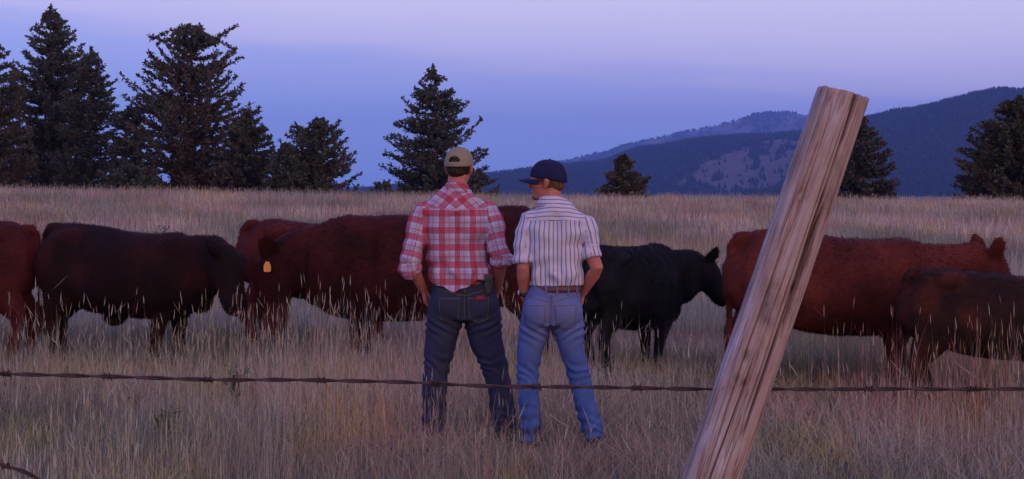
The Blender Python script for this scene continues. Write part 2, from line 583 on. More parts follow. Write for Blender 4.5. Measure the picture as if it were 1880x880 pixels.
near_ridge, near_s = ridge('hill', [(1380, 352), (1440, 330), (1480, 275), (1520, 240), (1560, 221), (1600, 213), (1640, 204), (1700, 195), (1730, 187), (1765, 176), (1800, 168), (1830, 167), (1870, 164), (1900, 160),
                                    (2000, 168), (2200, 150), (2500, 190)], 4400, 1300, 700, hill_m, seed=12, amp=.08,
                           colorfn=lambda px, s: np.tile([.018, .024, .018], (len(px), 1)))
x, y, z, px, s = near_s(24000, .0, 1.06)
sh = rng.uniform(.6, 1.5, (len(x), 1)) * (.7 + .6 * fbm(px * .012, s * 3, 90, 3))[:, None]
o = cones('forest', x, y, z, rng.uniform(9, 18, len(x)), rng.uniform(2.6, 4.6, len(x)), np.tile([.014, .019, .013], (len(x), 1)) * sh, leaf_far)
tag(o, 'dense dark forest covering the tall hill at the right edge', 'forest', kind='stuff')


# ------------------------------------------------------------------ conifers beyond the crest
bark = noise_mat('bark', (.05, .035, .028), (.12, .085, .065), scale=6, stretch=(1, 1, .2))
needle = tint_mat('needles', mul=(1.25, 1.22, 1.1), rough=.8, transl=.12)


def conifer(px, py_top, D, prof, label, seed, base_py=385, upturn=.35, dens=1.0, gap=.15, width=1.0, hue=(.054, .066, .056), brown=.3, tops=1):
    """prof: list of (fraction of height from base, half width px) of the crown outline"""
    r = np.random.default_rng(seed)
    gx = X(px, D)
    zb = float(ground_h(np.array([gx]), np.array([D]))[0])
    zt = Z(py_top, D)
    H = zt - zb
    m_per = D / F
    root = bpy.data.objects.new('conifer_tree', None); COL.objects.link(root)
    root.location = (gx, D, zb); root.empty_display_size = .5
    tag(root, label, 'tree', 'conifers standing beyond the crest of the field')
    tp = Parts()
    lean = r.normal(0, .012)
    tp.tube([(0, 0, -.4), (lean * H * .2, 0, H * .3), (lean * H * .6, .05, H * .7), (lean * H, 0, H * .985)], [H * .022, H * .017, H * .009, .02], seg=8)
    K = []; Cc = []
    nb = int(330 * dens * max(.45, H / 18))
    ft, hw = zip(*prof)
    for i in range(nb):
        t = 1 - (r.uniform(0, 1) ** .78) * .97 if i > 6 else r.uniform(.93, 1.0)
        z0 = t * H
        # where the real outline is read: fractions from visible base
        vis = (z0 + zb - Z(350, D)) / max(.1, zt - Z(350, D))
        rad = np.interp(vis, ft, hw) * m_per * width
        az = r.uniform(0, 2 * math.pi)
        if r.uniform() < gap: rad *= r.uniform(.3, .7)
        if r.uniform() < .12: rad *= r.uniform(1.1, 1.25)
        L = rad * r.uniform(.8, 1.08)
        if L < .12: L = .12
        dirx, diry = math.cos(az), math.sin(az)
        droop = -.22 * (1 - t) + .35 * max(0, t - .75) * 4 * .6 + r.normal(0, .14)
        up = upturn * r.uniform(.3, 1.1)
        npt = 5
        pts = []
        wob = r.normal(0, .12)
        cap_ = r.normal(.1, .35)
        for j in range(npt):
            u = j / (npt - 1)
            zz = min(z0 + L * (droop * u + (up - droop * .3) * u ** 3), H * (1.0 - .09 * u) + cap_)
            side = wob * L * u * u
            pts.append((lean * z0 + dirx * L * u - diry * side, diry * L * u + dirx * side, zz))
        tp.tube(pts, [.012 + .016 * L * (1 - j / (npt - 1)) ** .8 for j in range(npt)], seg=4, side=(0, 0, 1), round_ends=False)
        pa = np.array(pts)
        nt_ = int(max(26, 62 * L / 1.6 + 20))
        u = r.uniform(.06, 1.03, nt_) ** .8
        uu = np.minimum(u, .999) * (npt - 1); a = uu.astype(int); f = (uu - a)[:, None]
        p = pa[a] * (1 - f) + pa[a + 1] * f
        tang = pa[a + 1] - pa[a]; tang /= np.linalg.norm(tang, axis=1)[:, None] + 1e-6
        sp = r.normal(0, 1, (nt_, 3)) * np.array([.62, .62, .42]); sp[:, 2] += .06
        d = tang * .65 + sp; d /= np.linalg.norm(d, axis=1)[:, None]
        l = r.uniform(.20, .50, nt_) * (.55 + .5 * min(1.0, L / 2.2)) * (1 - .35 * u)
        wv = np.cross(d, r.normal(0, 1, (nt_, 3))); wv /= np.linalg.norm(wv, axis=1)[:, None] + 1e-6
        w = (r.uniform(.045, .085, nt_))[:, None]; l = l[:, None]
        c = p + r.normal(0, .05, (nt_, 3)) * min(1, L)
        K.append(np.stack([c, c + d * l * .45 + wv * w, c + d * l, c + d * l * .45 - wv * w], 1))
        base = np.where((r.uniform(0, 1, (nt_, 1)) < brown * (1.15 - t)), np.array([[.085, .058, .050]]), np.array([hue]))
        Cc.append(base * r.uniform(.6, 1.4, (nt_, 1)))
    K = np.concatenate(K); Cc = np.concatenate(Cc)
    K = np.array(K); n = len(K)
    V = K.reshape(-1, 3); b = np.arange(n) * 4
    Q = np.stack([b, b + 1, b + 2, b + 3], 1)
    trunk = tp.build('trunk', bark, root)
    mesh_np('crown', V, Q, None, needle, root, colors=np.repeat(np.array(Cc), 4, 0))
    return root


spruce = [(0, 100), (.15, 92), (.35, 76), (.55, 50), (.75, 27), (.9, 14), (1, 3)]
def P(k, prof=spruce): return [(a, b * k) for a, b in prof]


# (px, top py, distance, outline)
conifer(-12, 62, 105, [(0, 70), (.3, 66), (.5, 60), (.75, 40), (.9, 18), (1, 4)], 'brownish bushy conifer cut by the left edge of the frame', 1, dens=1.3, brown=.6)
conifer(92, 6, 118, [(0, 88), (.2, 84), (.42, 80), (.6, 74), (.72, 48), (.85, 30), (.95, 16), (1, 6)], 'tallest dark conifer with a narrow spire near the left edge', 2, dens=1.7, upturn=.5)
conifer(160, 84, 112, [(0, 62), (.3, 58), (.5, 48), (.7, 36), (.88, 18), (1, 3)], 'dark pointed conifer overlapping the right side of the tallest one', 3, dens=1.4, upturn=.45)
conifer(354, 42, 104, [(0, 122), (.25, 120), (.40, 116), (.50, 108), (.58, 84), (.66, 88), (.75, 82), (.85, 82), (.92, 66), (.97, 44), (1, 16)], 'big ragged open crowned pine with flat broken top and upturned limbs', 4,
        dens=1.45, upturn=.5, gap=.34, hue=(.060, .066, .052), brown=.5)
conifer(247, 192, 108, [(0, 46), (.4, 44), (.75, 38), (.9, 30), (1, 14)], 'short rounded conifer at the left foot of the ragged pine', 5, dens=1.5, brown=.6)
conifer(452, 205, 101, [(0, 72), (.3, 62), (.6, 45), (.85, 22), (1, 6)], 'dense brownish conifer at the right foot of the ragged pine', 6, dens=1.9, brown=.6)
conifer(580, 214, 98, [(0, 76), (.25, 72), (.5, 56), (.7, 50), (.82, 36), (.93, 22), (1, 6)], 'broad shorter conifer with several upturned tips right of the ragged pine', 7, dens=2.0, upturn=.6, gap=.2, brown=.4)
conifer(522, 262, 96, [(0, 42), (.5, 32), (.8, 16), (1, 5)], 'small dark conifer filling the gap left of the broad shorter one', 14, dens=1.4)
conifer(803, 120, 100, [(0, 92), (.13, 90), (.3, 88), (.45, 72), (.6, 54), (.75, 36), (.9, 20), (1, 5)], 'lone symmetrical spruce standing alone behind the man in plaid', 8, dens=1.35, upturn=.42, gap=.22)
conifer(880, 322, 92, [(0, 32), (.5, 28), (1, 14)], 'low dark bushy conifer just right of the lone spruce', 9, dens=.35)
conifer(1146, 284, 88, [(0, 46), (.3, 34), (.6, 22), (.85, 11), (1, 4)], 'small young spruce between the man in stripes and the leaning post', 10, dens=1.1, brown=.5, hue=(.06, .058, .035))
conifer(1578, 210, 92, [(0, 62), (.3, 56), (.6, 40), (.85, 18), (1, 4)], 'dark conifer half hidden behind the leaning fence post', 11, dens=1.9, brown=.5)
conifer(1872, 176, 88, [(0, 112), (.3, 104), (.5, 84), (.7, 56), (.85, 34), (1, 10)], 'wide dense brownish conifer cut by the right edge of the frame', 12, dens=2.5, brown=.45, gap=.1, hue=(.055, .055, .034))
conifer(700, 338, 94, [(0, 26), (.6, 18), (1, 8)], 'tiny scrubby conifer at the left foot of the lone spruce', 13, dens=.3)
conifer(236, 308, 95, [(0, 52), (.5, 42), (1, 18)], 'low dark scrub conifer below the gap between the tall trees', 15, dens=1.3)


# ------------------------------------------------------------------ cattle
def coat(name, dark, mid, light, sheen=.06):
    m, n, l, b = mat_new(name, .75, .12)
    tc = N(n, 'ShaderNodeTexCoord')
    t = N(n, 'ShaderNodeTexNoise', inputs={2: 2.3, 3: 3, 4: .5}); l.new(tc.outputs['Object'], t.inputs[0])
    r = N(n, 'ShaderNodeValToRGB'); l.new(t.outputs[0], r.inputs[0])
    r.color_ramp.elements[0].position = .36; r.color_ramp.elements[0].color = (*dark, 1)
    r.color_ramp.elements[1].position = .66; r.color_ramp.elements[1].color = (*light, 1)
    e = r.color_ramp.elements.new(.5); e.color = (*mid, 1)
    mp = N(n, 'ShaderNodeMapping', inputs={3: (30, 90, 45)}); l.new(tc.outputs['Object'], mp.inputs[0])
    h = N(n, 'ShaderNodeTexNoise', inputs={2: 1.5, 3: 5, 4: .7}); l.new(mp.outputs[0], h.inputs[0])
    mr = N(n, 'ShaderNodeMapRange', inputs={1: .3, 2: .7, 3: .6, 4: 1.4}); l.new(h.outputs[0], mr.inputs[0])
    mx = N(n, 'ShaderNodeVectorMath', operation='SCALE'); l.new(r.outputs[0], mx.inputs[0]); l.new(mr.outputs[0], mx.inputs['Scale'])
    l.new(mx.outputs[0], b.inputs['Base Color'])
    bp = N(n, 'ShaderNodeBump', inputs={0: .5, 1: .015}); l.new(h.outputs[0], bp.inputs['Height']); l.new(bp.outputs[0], b.inputs['Normal'])
    b.inputs['Sheen Weight'].default_value = sheen
    b.inputs['Sheen Roughness'].default_value = .5
    b.inputs['Sheen Tint'].default_value = (min(1, light[0] * 6), min(1, light[1] * 6), min(1, light[2] * 6), 1)
    return m


c_dark = coat('dark_brown_coat', (.010, .005, .005), (.017, .006, .006), (.036, .009, .008))
c_brown = coat('red_brown_coat', (.024, .006, .005), (.044, .008, .007), (.066, .011, .009))
c_red = coat('red_coat', (.055, .011, .009), (.085, .016, .013), (.125, .026, .017))
c_wine = coat('wine_red_coat', (.045, .009, .010), (.075, .013, .014), (.095, .018, .018))
c_black = coat('black_coat', (.005, .005, .006), (.008, .008, .009), (.014, .014, .017))
c_calf = coat('dark_calf_coat', (.016, .009, .008), (.026, .012, .010), (.070, .017, .011))
tag_m = noise_mat('ear_tag_plastic', (.72, .30, .07), (.82, .38, .10), scale=30, rough=.5)
eye_m = noise_mat('eye', (.01, .006, .005), (.03, .01, .008), scale=30, rough=.15, spec=.5)
hoof_m = noise_mat('hoof_horn', (.02, .016, .014), (.05, .04, .034), scale=30, rough=.5)


def add_fur(me, lx, seed, headmask, n=26000):
    """short hairs lying back over the hide, joined into the body mesh"""
    r = np.random.default_rng(seed + 100)
    co = get_co(me)
    npoly = len(me.polygons)
    cen = np.empty(npoly * 3, np.float32); me.polygons.foreach_get('center', cen); cen = cen.reshape(-1, 3).astype(float)
    nor = np.empty(npoly * 3, np.float32); me.polygons.foreach_get('normal', nor); nor = nor.reshape(-1, 3).astype(float)
    pick = r.integers(0, npoly, n)
    pick = pick[cen[pick, 2] > .12]
    n = len(pick)
    c = cen[pick] + r.normal(0, .005, (n, 3)); nn = nor[pick]
    flow = np.tile(np.array([-.8, 0, -.55]), (n, 1)) + r.normal(0, .28, (n, 3))
    swirl = fbm(c[:, 0] * 4 + 9, c[:, 2] * 4, seed + 3, 2) - .5
    flow[:, 2] += swirl * 1.5
    flow -= nn * np.sum(flow * nn, 1)[:, None]
    flow /= np.linalg.norm(flow, axis=1)[:, None] + 1e-6
    d = flow + nn * r.uniform(.15, .55, (n, 1))
    L = r.uniform(.016, .034, (n, 1))
    top = (c[:, 2] > 1.12)[:, None]
    L = L * (1 + .25 * top)
    w = np.cross(d, nn); w /= np.linalg.norm(w, axis=1)[:, None] + 1e-6
    w *= r.uniform(.0022, .0040, (n, 1))
    V = np.stack([c - w - nn * .002, c + w - nn * .002, c + d * L], 1).reshape(-1, 3)
    vt = np.empty(len(me.loops), np.int32); me.loops.foreach_get('vertex_index', vt)
    lt = np.empty(npoly, np.int32); me.polygons.foreach_get('loop_total', lt)
    sm = np.ones(npoly + n, bool)
    allv = np.concatenate([co, V]); loops = np.concatenate([vt, np.arange(n * 3) + len(co)]).astype(np.int32)
    tot = np.concatenate([lt, np.full(n, 3)]).astype(np.int32); st = np.concatenate([[0], np.cumsum(tot)[:-1]]).astype(np.int32)
    mats = list(me.materials)
    me.clear_geometry()
    me.vertices.add(len(allv)); me.vertices.foreach_set('co', allv.astype(np.float32).ravel())
    me.loops.add(len(loops)); me.loops.foreach_set('vertex_index', loops)
    me.polygons.add(len(tot)); me.polygons.foreach_set('loop_start', st); me.polygons.foreach_set('loop_total', tot); me.polygons.foreach_set('use_smooth', sm)
    me.update(calc_edges=True); me.validate()


def cow(name, label, cat, mat, px, D, yaw, height=1.3, length=1.0, depth=1.0, poll=(1.22, 0, 1.12), muzzle=(1.52, 0, .86), slope=0, hump=0,
        girth=1.0, steps=(0, 0, 0, 0), ear_up=.2, tagged=None, tag_face=1, tag_drop=0.0, tag_size=1.0, hs=1.0, neck=1.0, navel=False, seed=0, tail_side=0, leg=1.0):
    """faces local +X; drawn for a 1.3 m cow then scaled; steps move the four feet fore and aft"""
    p = Parts()
    lx = length
    # x, top, bottom, half width
    S = [(-.88, 1.16, .86, .09), (-.84, 1.24, .74, .17), (-.76, 1.29, .64, .225), (-.62, 1.305, .58, .26), (-.45, 1.30, .53, .285), (-.25, 1.285, .47, .32),
         (0, 1.27, .43, .345), (.22, 1.27, .42, .34), (.42, 1.285, .42, .30), (.58, 1.30, .44, .27), (.70, 1.275, .47, .235), (.82, 1.22, .55, .19), (.90, 1.12, .66, .13)]
    pts, rad = [], []
    for (x_, zt, zb, hw) in S:
        zt = zt - slope * (x_ + .88) + (hump if x_ < -.7 and x_ > -.86 else 0)
        zb = zt - (zt - zb) * depth if False else zb + (1 - depth) * .4
        pts.append((x_ * lx, 0, (zt + zb) / 2)); rad.append((hw * girth, (zt - zb) / 2))
    p.tube(pts, rad, seg=28, side=(0, 1, 0), power=2.35)
    # hip bones, haunch, shoulder blade, shaping
    for s in (-1, 1):
        p.ball((-.50 * lx, s * .185 * girth, 1.165 - slope * .38), (.15, .085, .095))
        p.ball((-.64 * lx, s * .15 * girth, .88), (.22, .12, .30))
        p.ball((.53 * lx, s * .17 * girth, .86), (.15, .10, .30))
    p.ball((.80 * lx, 0, .64), (.13, .12, .17))                       # brisket
    pol = Vector((poll[0] * lx, poll[1], poll[2])); mz = Vector((pol.x + (muzzle[0] - poll[0]), muzzle[1], muzzle[2]))
    zt5 = 1.28 - slope * 1.3
    n0 = Vector((.42 * lx, 0, .895 - slope * 1.3)); n1 = Vector((.68 * lx, 0, .90 + (zt5 - 1.28) * .5))
    hd = (mz - pol).normalized()
    n3 = pol - hd * .02 - Vector((0, 0, .02))
    n2 = n1.lerp(n3, .55) + Vector((0, 0, -.02))
    p.tube([n0, n1, n2, n3], [(.2, .32), (.175 * girth ** .5, .30), (.13 * neck, .215 * neck), (.105 * neck, .15 * neck)], seg=20, side=(0, 1, 0), power=2.2)
    lat = Vector((0, 1, 0)); lat = (lat - hd * lat.dot(hd)).normalized()
    upv = lat.cross(hd) * -1
    if upv.dot(Vector((0, 0, 1))) < 0 and abs(hd.z) < .9: upv = -upv
    if abs(hd.z) >= .9: upv = Vector((1, 0, 0)) if False else upv
    L = (mz - pol).length
    hp = [pol - hd * .04, pol + hd * (.10 * L), pol + hd * (.35 * L), pol + hd * (.62 * L), pol + hd * (.86 * L), pol + hd * (.99 * L)]
    p.tube(hp, [(a_ * hs, b_ * hs) for a_, b_ in ((.085, .095), (.115, .13), (.105, .125), (.078, .095), (.076, .082), (.062, .062))], seg=18, side=lat, power=2.3)
    p.ball(pol - hd * .02 + upv * .05, (.075, .075, .055))              # poll tuft
    p.ball(pol + hd * (.35 * L) - upv * .05, (.10, .07, .08))           # jaw
    eyes = []
    for s in (-1, 1):
        e = pol + hd * (.33 * L) + lat * (s * .098) + upv * .045
        p.ball(e, (.035, .022, .028))
        eyes.append(e + lat * (s * .016))
    ears = []
    for s in (-1, 1):
        e0 = pol + hd * .03 + lat * (s * .085) + upv * .03
        d = (lat * s + Vector((0, 0, 1)) * ear_up - hd * .15).normalized()
        pts = [e0 + d * (k_ * hs ** .5 * 1.12) for k_ in (0, .05, .11, .165, .205)]
        wu = min(1.0, ear_up)
        flat = Vector((wu, 0, -(1 - wu) - .12))
        flat = (flat - d * flat.dot(d)).normalized()
        p.tube(pts, [(.03 * hs, .02), (.056 * hs, .017), (.068 * hs, .015), (.054 * hs, .014), (.020, .012)], seg=12, side=flat)
        ears.append((e0, d, flat))
    # legs
    fl = [(.50, .135, steps[0]), (.50, -.135, steps[1])]
    for (x_, y_, st) in fl:
        x_ *= lx
        p.tube([(x_ - .01, y_, .80), (x_ + .0, y_ * 1.02, .62), (x_ + st * .3, y_, .47), (x_ + st * .55, y_ * .95, .36), (x_ + st * .8, y_ * .93, .22), (x_ + st * .95, y_ * .93, .105), (x_ + st + .015, y_ * .93, .05), (x_ + st + .03, y_ * .93, .012)],
               [(.11, .165), (.095, .14), (.075, .10), (.062, .072), (.046, .052), (.048, .052), (.044, .050), (.054, .060)], seg=14, side=(0, 1, 0))
    hl = [(-.66, .145, steps[2]), (-.66, -.145, steps[3])]
    for (x_, y_, st) in hl:
        x_ *= lx
        p.tube([(x_ + .02, y_, .92), (x_ + .07, y_ * 1.08, .74), (x_ + .02 + st * .2, y_ * 1.05, .60), (x_ - .085 + st * .45, y_, .455), (x_ - .105 + st * .55, y_, .40), (x_ - .075 + st * .8, y_ * .97, .26), (x_ - .055 + st * .95, y_ * .97, .11), (x_ - .03 + st, y_ * .97, .05), (x_ - .01 + st, y_ * .97, .012)],
               [(.13, .23), (.12, .19), (.095, .145), (.064, .092), (.056, .075), (.046, .054), (.048, .054), (.045, .050), (.054, .062)], seg=14, side=(0, 1, 0))
    if navel:
        p.ball((-.12 * lx, 0, .44), (.12, .05, .10))
    # tail
    tx = -.885 * lx
    zt0 = 1.20 + hump
    ty = tail_side * .03
    p.tube([(tx + .14, 0, zt0 + .02), (tx + .055, 0, zt0 + .015), (tx + .01, 0, zt0 - .04), (tx - .02, ty, zt0 - .20), (tx - .03, ty * 1.5, .82), (tx - .015, ty * 2, .62), (tx - .01, ty * 2.2, .50)],
           [.05, .045, .034, .026, .021, .020, .018], seg=10)
    p.tube([(tx - .01, ty * 2.2, .56), (tx - .012, ty * 2.3, .46), (tx - .01, ty * 2.4, .34), (tx - .008, ty * 2.4, .24)], [.022, .042, .040, .012], seg=10)
    body = p.fuse(name, .0165, 5, mat)
    me = body.data
    co = get_co(me); no = get_no(me)
    big = (co[:, 2] > .42)
    disp = noise3(co, 4.0, seed) * .045 + noise3(co, 13, seed + 5) * .014
    # ribs and flank hollow
    fl_ = np.exp(-((co[:, 0] + .36 * lx) / .12) ** 2 - ((co[:, 2] - .98) / .18) ** 2) * -.035
    sh_ = np.exp(-((co[:, 0] - .36 * lx) / .05) ** 2 - ((co[:, 2] - .9) / .25) ** 2) * -.030
    co = co + no * ((disp + fl_ + sh_) * big)[:, None]
    set_co(me, co)
    add_fur(me, lx, seed, lambda c: np.linalg.norm(c - np.array([[pol.x + hd.x * .2, 0, pol.z + hd.z * .2]]), axis=1) < .38)
    sc = height / 1.30
    gx = X(px, D)
    gz = float(ground_h(np.array([gx]), np.array([D]))[0])
    body.location = (gx, D, gz); body.rotation_euler = (0, 0, yaw); body.scale = (sc, sc, sc)
    tag(body, label, cat, 'cattle standing in a line across the pasture')
    for e in eyes:
        q = Parts().ball(e, (.021, .016, .019)); q.build('eye', eye_m, body)
    for (x_, y_, st) in fl + hl:
        off = .03 if x_ > 0 else -.01
        q = Parts(); bx = x_ * lx + st + off
        q.tube([(bx - .005, y_ * .93 if x_ > 0 else y_ * .97, .06), (bx + .012, y_ * .93 if x_ > 0 else y_ * .97, .0)], [(.052, .056), (.060, .070)], seg=14, side=(0, 1, 0), round_ends=False)
        q.build('hoof', hoof_m, body)
    if tagged is not None:
        e0, d, flat = ears[tagged]
        c = e0 + d * .10 - Vector((0, 0, .06 + tag_drop))
        q = Parts(); nrm = d.cross(flat).normalized()
        # the tag hangs down from the ear, a rounded pentagon plate
        k = 1 if tagged else 1
        vx = flat; vz = Vector((0, 0, 1))
        out_ = [(-.016, .045), (.016, .045), (.036, .005), (.036, -.045), (.026, -.056), (-.026, -.056), (-.036, -.045), (-.036, .005)]
        side = Vector((0, tag_face, 0))
        vx = Vector((1, 0, 0)); vv = []
        for t_ in (0.022, 0.027):
            for a, b2 in out_: vv.append(c + Vector((a, 0, b2)) * tag_size + side * (t_ + .012))
        m_ = len(out_)
        ff = [tuple(range(m_)), tuple(range(m_, 2 * m_))[::-1]] + [(i, i + m_, (i + 1) % m_ + m_, (i + 1) % m_) for i in range(m_)]
        q.add(vv, ff); q.build('ear_tag', tag_m, body, smooth=False)
    return body


PI = math.pi
# left edge cow, facing out of frame
cow('cow', 'reddish brown cow cut by the left edge, only its rump and tail in view', 'cow', c_wine, -116, 13.4, PI + R(8), 1.31, 1.0, seed=1,
    poll=(1.2, 0, 1.0), muzzle=(1.45, 0, .7), steps=(.05, -.05, .04, -.08), tail_side=1)
# dark cow at left facing right, head lowered against the next cow's head
cow('cow', 'dark brown cow at left facing right with its forehead against another head', 'cow', c_dark, 231, 13.3, R(-13), 1.31, .90, seed=2, slope=.08, navel=True,
    poll=(1.10, -.12, 1.00), muzzle=(1.30, -.30, .53), steps=(.02, -.12, -.06, .05), ear_up=.12, girth=1.05, hs=1.2, neck=1.3)
nose_m = noise_mat('pink_nose', (.16, .06, .055), (.24, .10, .09), scale=20, rough=.4)
_c = [o for o in bpy.data.objects if o.get('label', '').startswith('dark brown cow at left')][0]
_q = Parts().ball((1.10 * .90 + .20 + .035, -.305, .52), (.030, .048, .030)); _q.build('nose', nose_m, _c)
# large cow facing left behind the men, ear tag
cow('cow', 'large dark red brown cow facing left behind the plaid shirt, wearing an orange ear tag', 'cow', c_brown, 786, 12.9, PI - R(5), 1.47, 1.10, seed=3, slope=.06,
    poll=(1.08, .02, .86), muzzle=(1.10, .06, .30), steps=(-.1, .06, .05, -.1), ear_up=1.1, tagged=1, tag_face=1, tag_drop=.05, tag_size=.78, hs=1.38, neck=1.25, depth=1.12, girth=1.05)
# cow behind, rump visible
cow('cow', 'reddish cow standing behind the two touching heads, rump and back showing', 'cow', c_wine, 604, 14.8, R(4), 1.33, .95, seed=4, slope=.10,
    poll=(1.15, 0, .8), muzzle=(1.35, 0, .4), steps=(0, 0, .06, -.06))
# black calf
cow('calf', 'black calf facing right beside the striped shirt', 'calf', c_black, 1160, 12.7, R(48), 1.11, .79, seed=5, hump=.05, slope=.0,
    poll=(1.20, -.17, 1.04), muzzle=(1.42, -.34, .67), steps=(.0, -.14, .10, -.02), ear_up=.75, girth=.90, hs=1.22, neck=1.35)
# bright red cow
cow('cow', 'bright red cow standing behind the leaning fence post, ears pricked', 'cow', c_red, 1536, 11.5, R(10), 1.29, .98, seed=6, slope=.07,
    poll=(1.27, 0, 1.01), muzzle=(1.50, .02, .62), steps=(.06, -.08, -.05, .08), ear_up=1.7, tagged=1, tag_face=-1, tag_size=.4, girth=1.0, hs=1.15, neck=1.1)
# dark calf at the right edge
cow('calf', 'dark brown calf in front of the bright red cow at the right edge', 'calf', c_calf, 1832, 10.6, R(-3), 1.03, .95, seed=7, slope=.06,
    poll=(1.2, 0, 1.0), muzzle=(1.45, 0, .6), steps=(-.12, .05, .1, -.06), ear_up=.2)


# ------------------------------------------------------------------ people
def skin_mat():
    m = noise_mat('skin', (.40, .125, .09), (.50, .175, .13), scale=14, rough=.6, spec=.35, bump=.15, bscale=120)
    b = m.node_tree.nodes['Principled BSDF']
    return m


skin = skin_mat()
hair_dark = noise_mat('dark_brown_hair', (.018, .010, .007), (.045, .022, .014), scale=60, stretch=(1, 1, .15), rough=.6, bump=.6, bscale=90)
hair_fair = noise_mat('sandy_hair', (.085, .038, .015), (.15, .075, .03), scale=60, stretch=(1, 1, .15), rough=.6, bump=.6, bscale=90)
leather = noise_mat('brown_leather', (.085, .026, .016), (.14, .045, .028), scale=20, rough=.5, spec=.4, bump=.2)
leather_dark = noise_mat('dark_leather', (.025, .014, .011), (.06, .034, .024), scale=18, rough=.55, spec=.4, bump=.3)
pouch_m = noise_mat('grey_pouch_cloth', (.045, .042, .04), (.09, .08, .072), scale=30, rough=.8)
thread = noise_mat('tan_thread', (.10, .08, .07), (.17, .13, .10), scale=60)
red_patch = noise_mat('red_leather_patch', (.22, .02, .02), (.32, .04, .035), scale=40, rough=.6)
khaki = noise_mat('khaki_cotton', (.20, .175, .115), (.27, .235, .16), scale=9, bump=.25, bscale=160)
navy = noise_mat('navy_cotton', (.009, .009, .040), (.016, .016, .062), scale=9, bump=.25, bscale=160)
metal = noise_mat('pale_metal', (.5, .5, .52), (.7, .7, .72), scale=30, rough=.3, spec=.6)
watch_m = noise_mat('black_watch_strap', (.008, .008, .01), (.02, .02, .025), scale=30, rough=.4)


def denim(name, dark, mid, light, fade_z=.85, fade_r=.16, fade=.6):
    m, n, l, b = mat_new(name, .9, .15)
    tc = N(n, 'ShaderNodeTexCoord')
    t = N(n, 'ShaderNodeTexNoise', inputs={2: 7, 3: 6, 4: .65}); l.new(tc.outputs['Object'], t.inputs[0])
    r = N(n, 'ShaderNodeValToRGB'); l.new(t.outputs[0], r.inputs[0])
    r.color_ramp.elements[0].position = .33; r.color_ramp.elements[0].color = (*dark, 1)
    r.color_ramp.elements[1].position = .68; r.color_ramp.elements[1].color = (*mid, 1)
    # worn pale seat and thighs
    vm = N(n, 'ShaderNodeVectorMath', operation='DISTANCE'); l.new(tc.outputs['Object'], vm.inputs[0]); vm.inputs[1].default_value = (0, -.15, fade_z)
    mr = N(n, 'ShaderNodeMapRange', inputs={1: fade_r * 2.2, 2: fade_r * .4, 3: 0, 4: fade}); l.new(vm.outputs['Value'], mr.inputs[0])
    mx = N(n, 'ShaderNodeMix', data_type='RGBA'); mx.inputs['B'].default_value = (*light, 1)
    l.new(mr.outputs[0], mx.inputs['Factor']); l.new(r.outputs[0], mx.inputs['A']); l.new(mx.outputs['Result'], b.inputs['Base Color'])
    w = N(n, 'ShaderNodeTexNoise', inputs={2: 380, 3: 2}); l.new(tc.outputs['Object'], w.inputs[0])
    w2 = N(n, 'ShaderNodeTexNoise', inputs={2: 22, 3: 4, 4: .6}); l.new(tc.outputs['Object'], w2.inputs[0])
    ad = N(n, 'ShaderNodeMath', operation='MULTIPLY_ADD', inputs={1: .15}); l.new(w.outputs[0], ad.inputs[0]); l.new(w2.outputs[0], ad.inputs[2])
    bp = N(n, 'ShaderNodeBump', inputs={0: .45, 1: .012}); l.new(ad.outputs[0], bp.inputs['Height']); l.new(bp.outputs[0], b.inputs['Normal'])
    return m


def uvs(n, l):
    u = N(n, 'ShaderNodeUVMap', uv_map='UVMap')
    s = N(n, 'ShaderNodeSeparateXYZ'); l.new(u.outputs[0], s.inputs[0])
    return s


def stripe_fac(n, l, src, period, stops, off=0.0):
    """stops: list of (position 0..1, value) interpolated sharply over one repeat"""
    a = N(n, 'ShaderNodeMath', operation='MULTIPLY_ADD', inputs={1: 1 / period, 2: off}); l.new(src, a.inputs[0])
    f = N(n, 'ShaderNodeMath', operation='FRACT'); l.new(a.outputs[0], f.inputs[0])
    r = N(n, 'ShaderNodeValToRGB'); r.color_ramp.interpolation = 'CONSTANT'
    el = r.color_ramp.elements
    el[0].position, el[0].color = stops[0][0], (stops[0][1],) * 3 + (1,)
    el[1].position, el[1].color = stops[-1][0], (stops[-1][1],) * 3 + (1,)
    for p_, v_ in stops[1:-1]:
        e = el.new(p_); e.color = (v_, v_, v_, 1)
    l.new(f.outputs[0], r.inputs[0])
    return r.outputs[0]


def cloth_bump(n, l, b, tc):
    w = N(n, 'ShaderNodeTexNoise', inputs={2: 16, 3: 4, 4: .55}); l.new(tc.outputs['Object'], w.inputs[0])
    bp = N(n, 'ShaderNodeBump', inputs={0: .35, 1: .012}); l.new(w.outputs[0], bp.inputs['Height']); l.new(bp.outputs[0], b.inputs['Normal'])


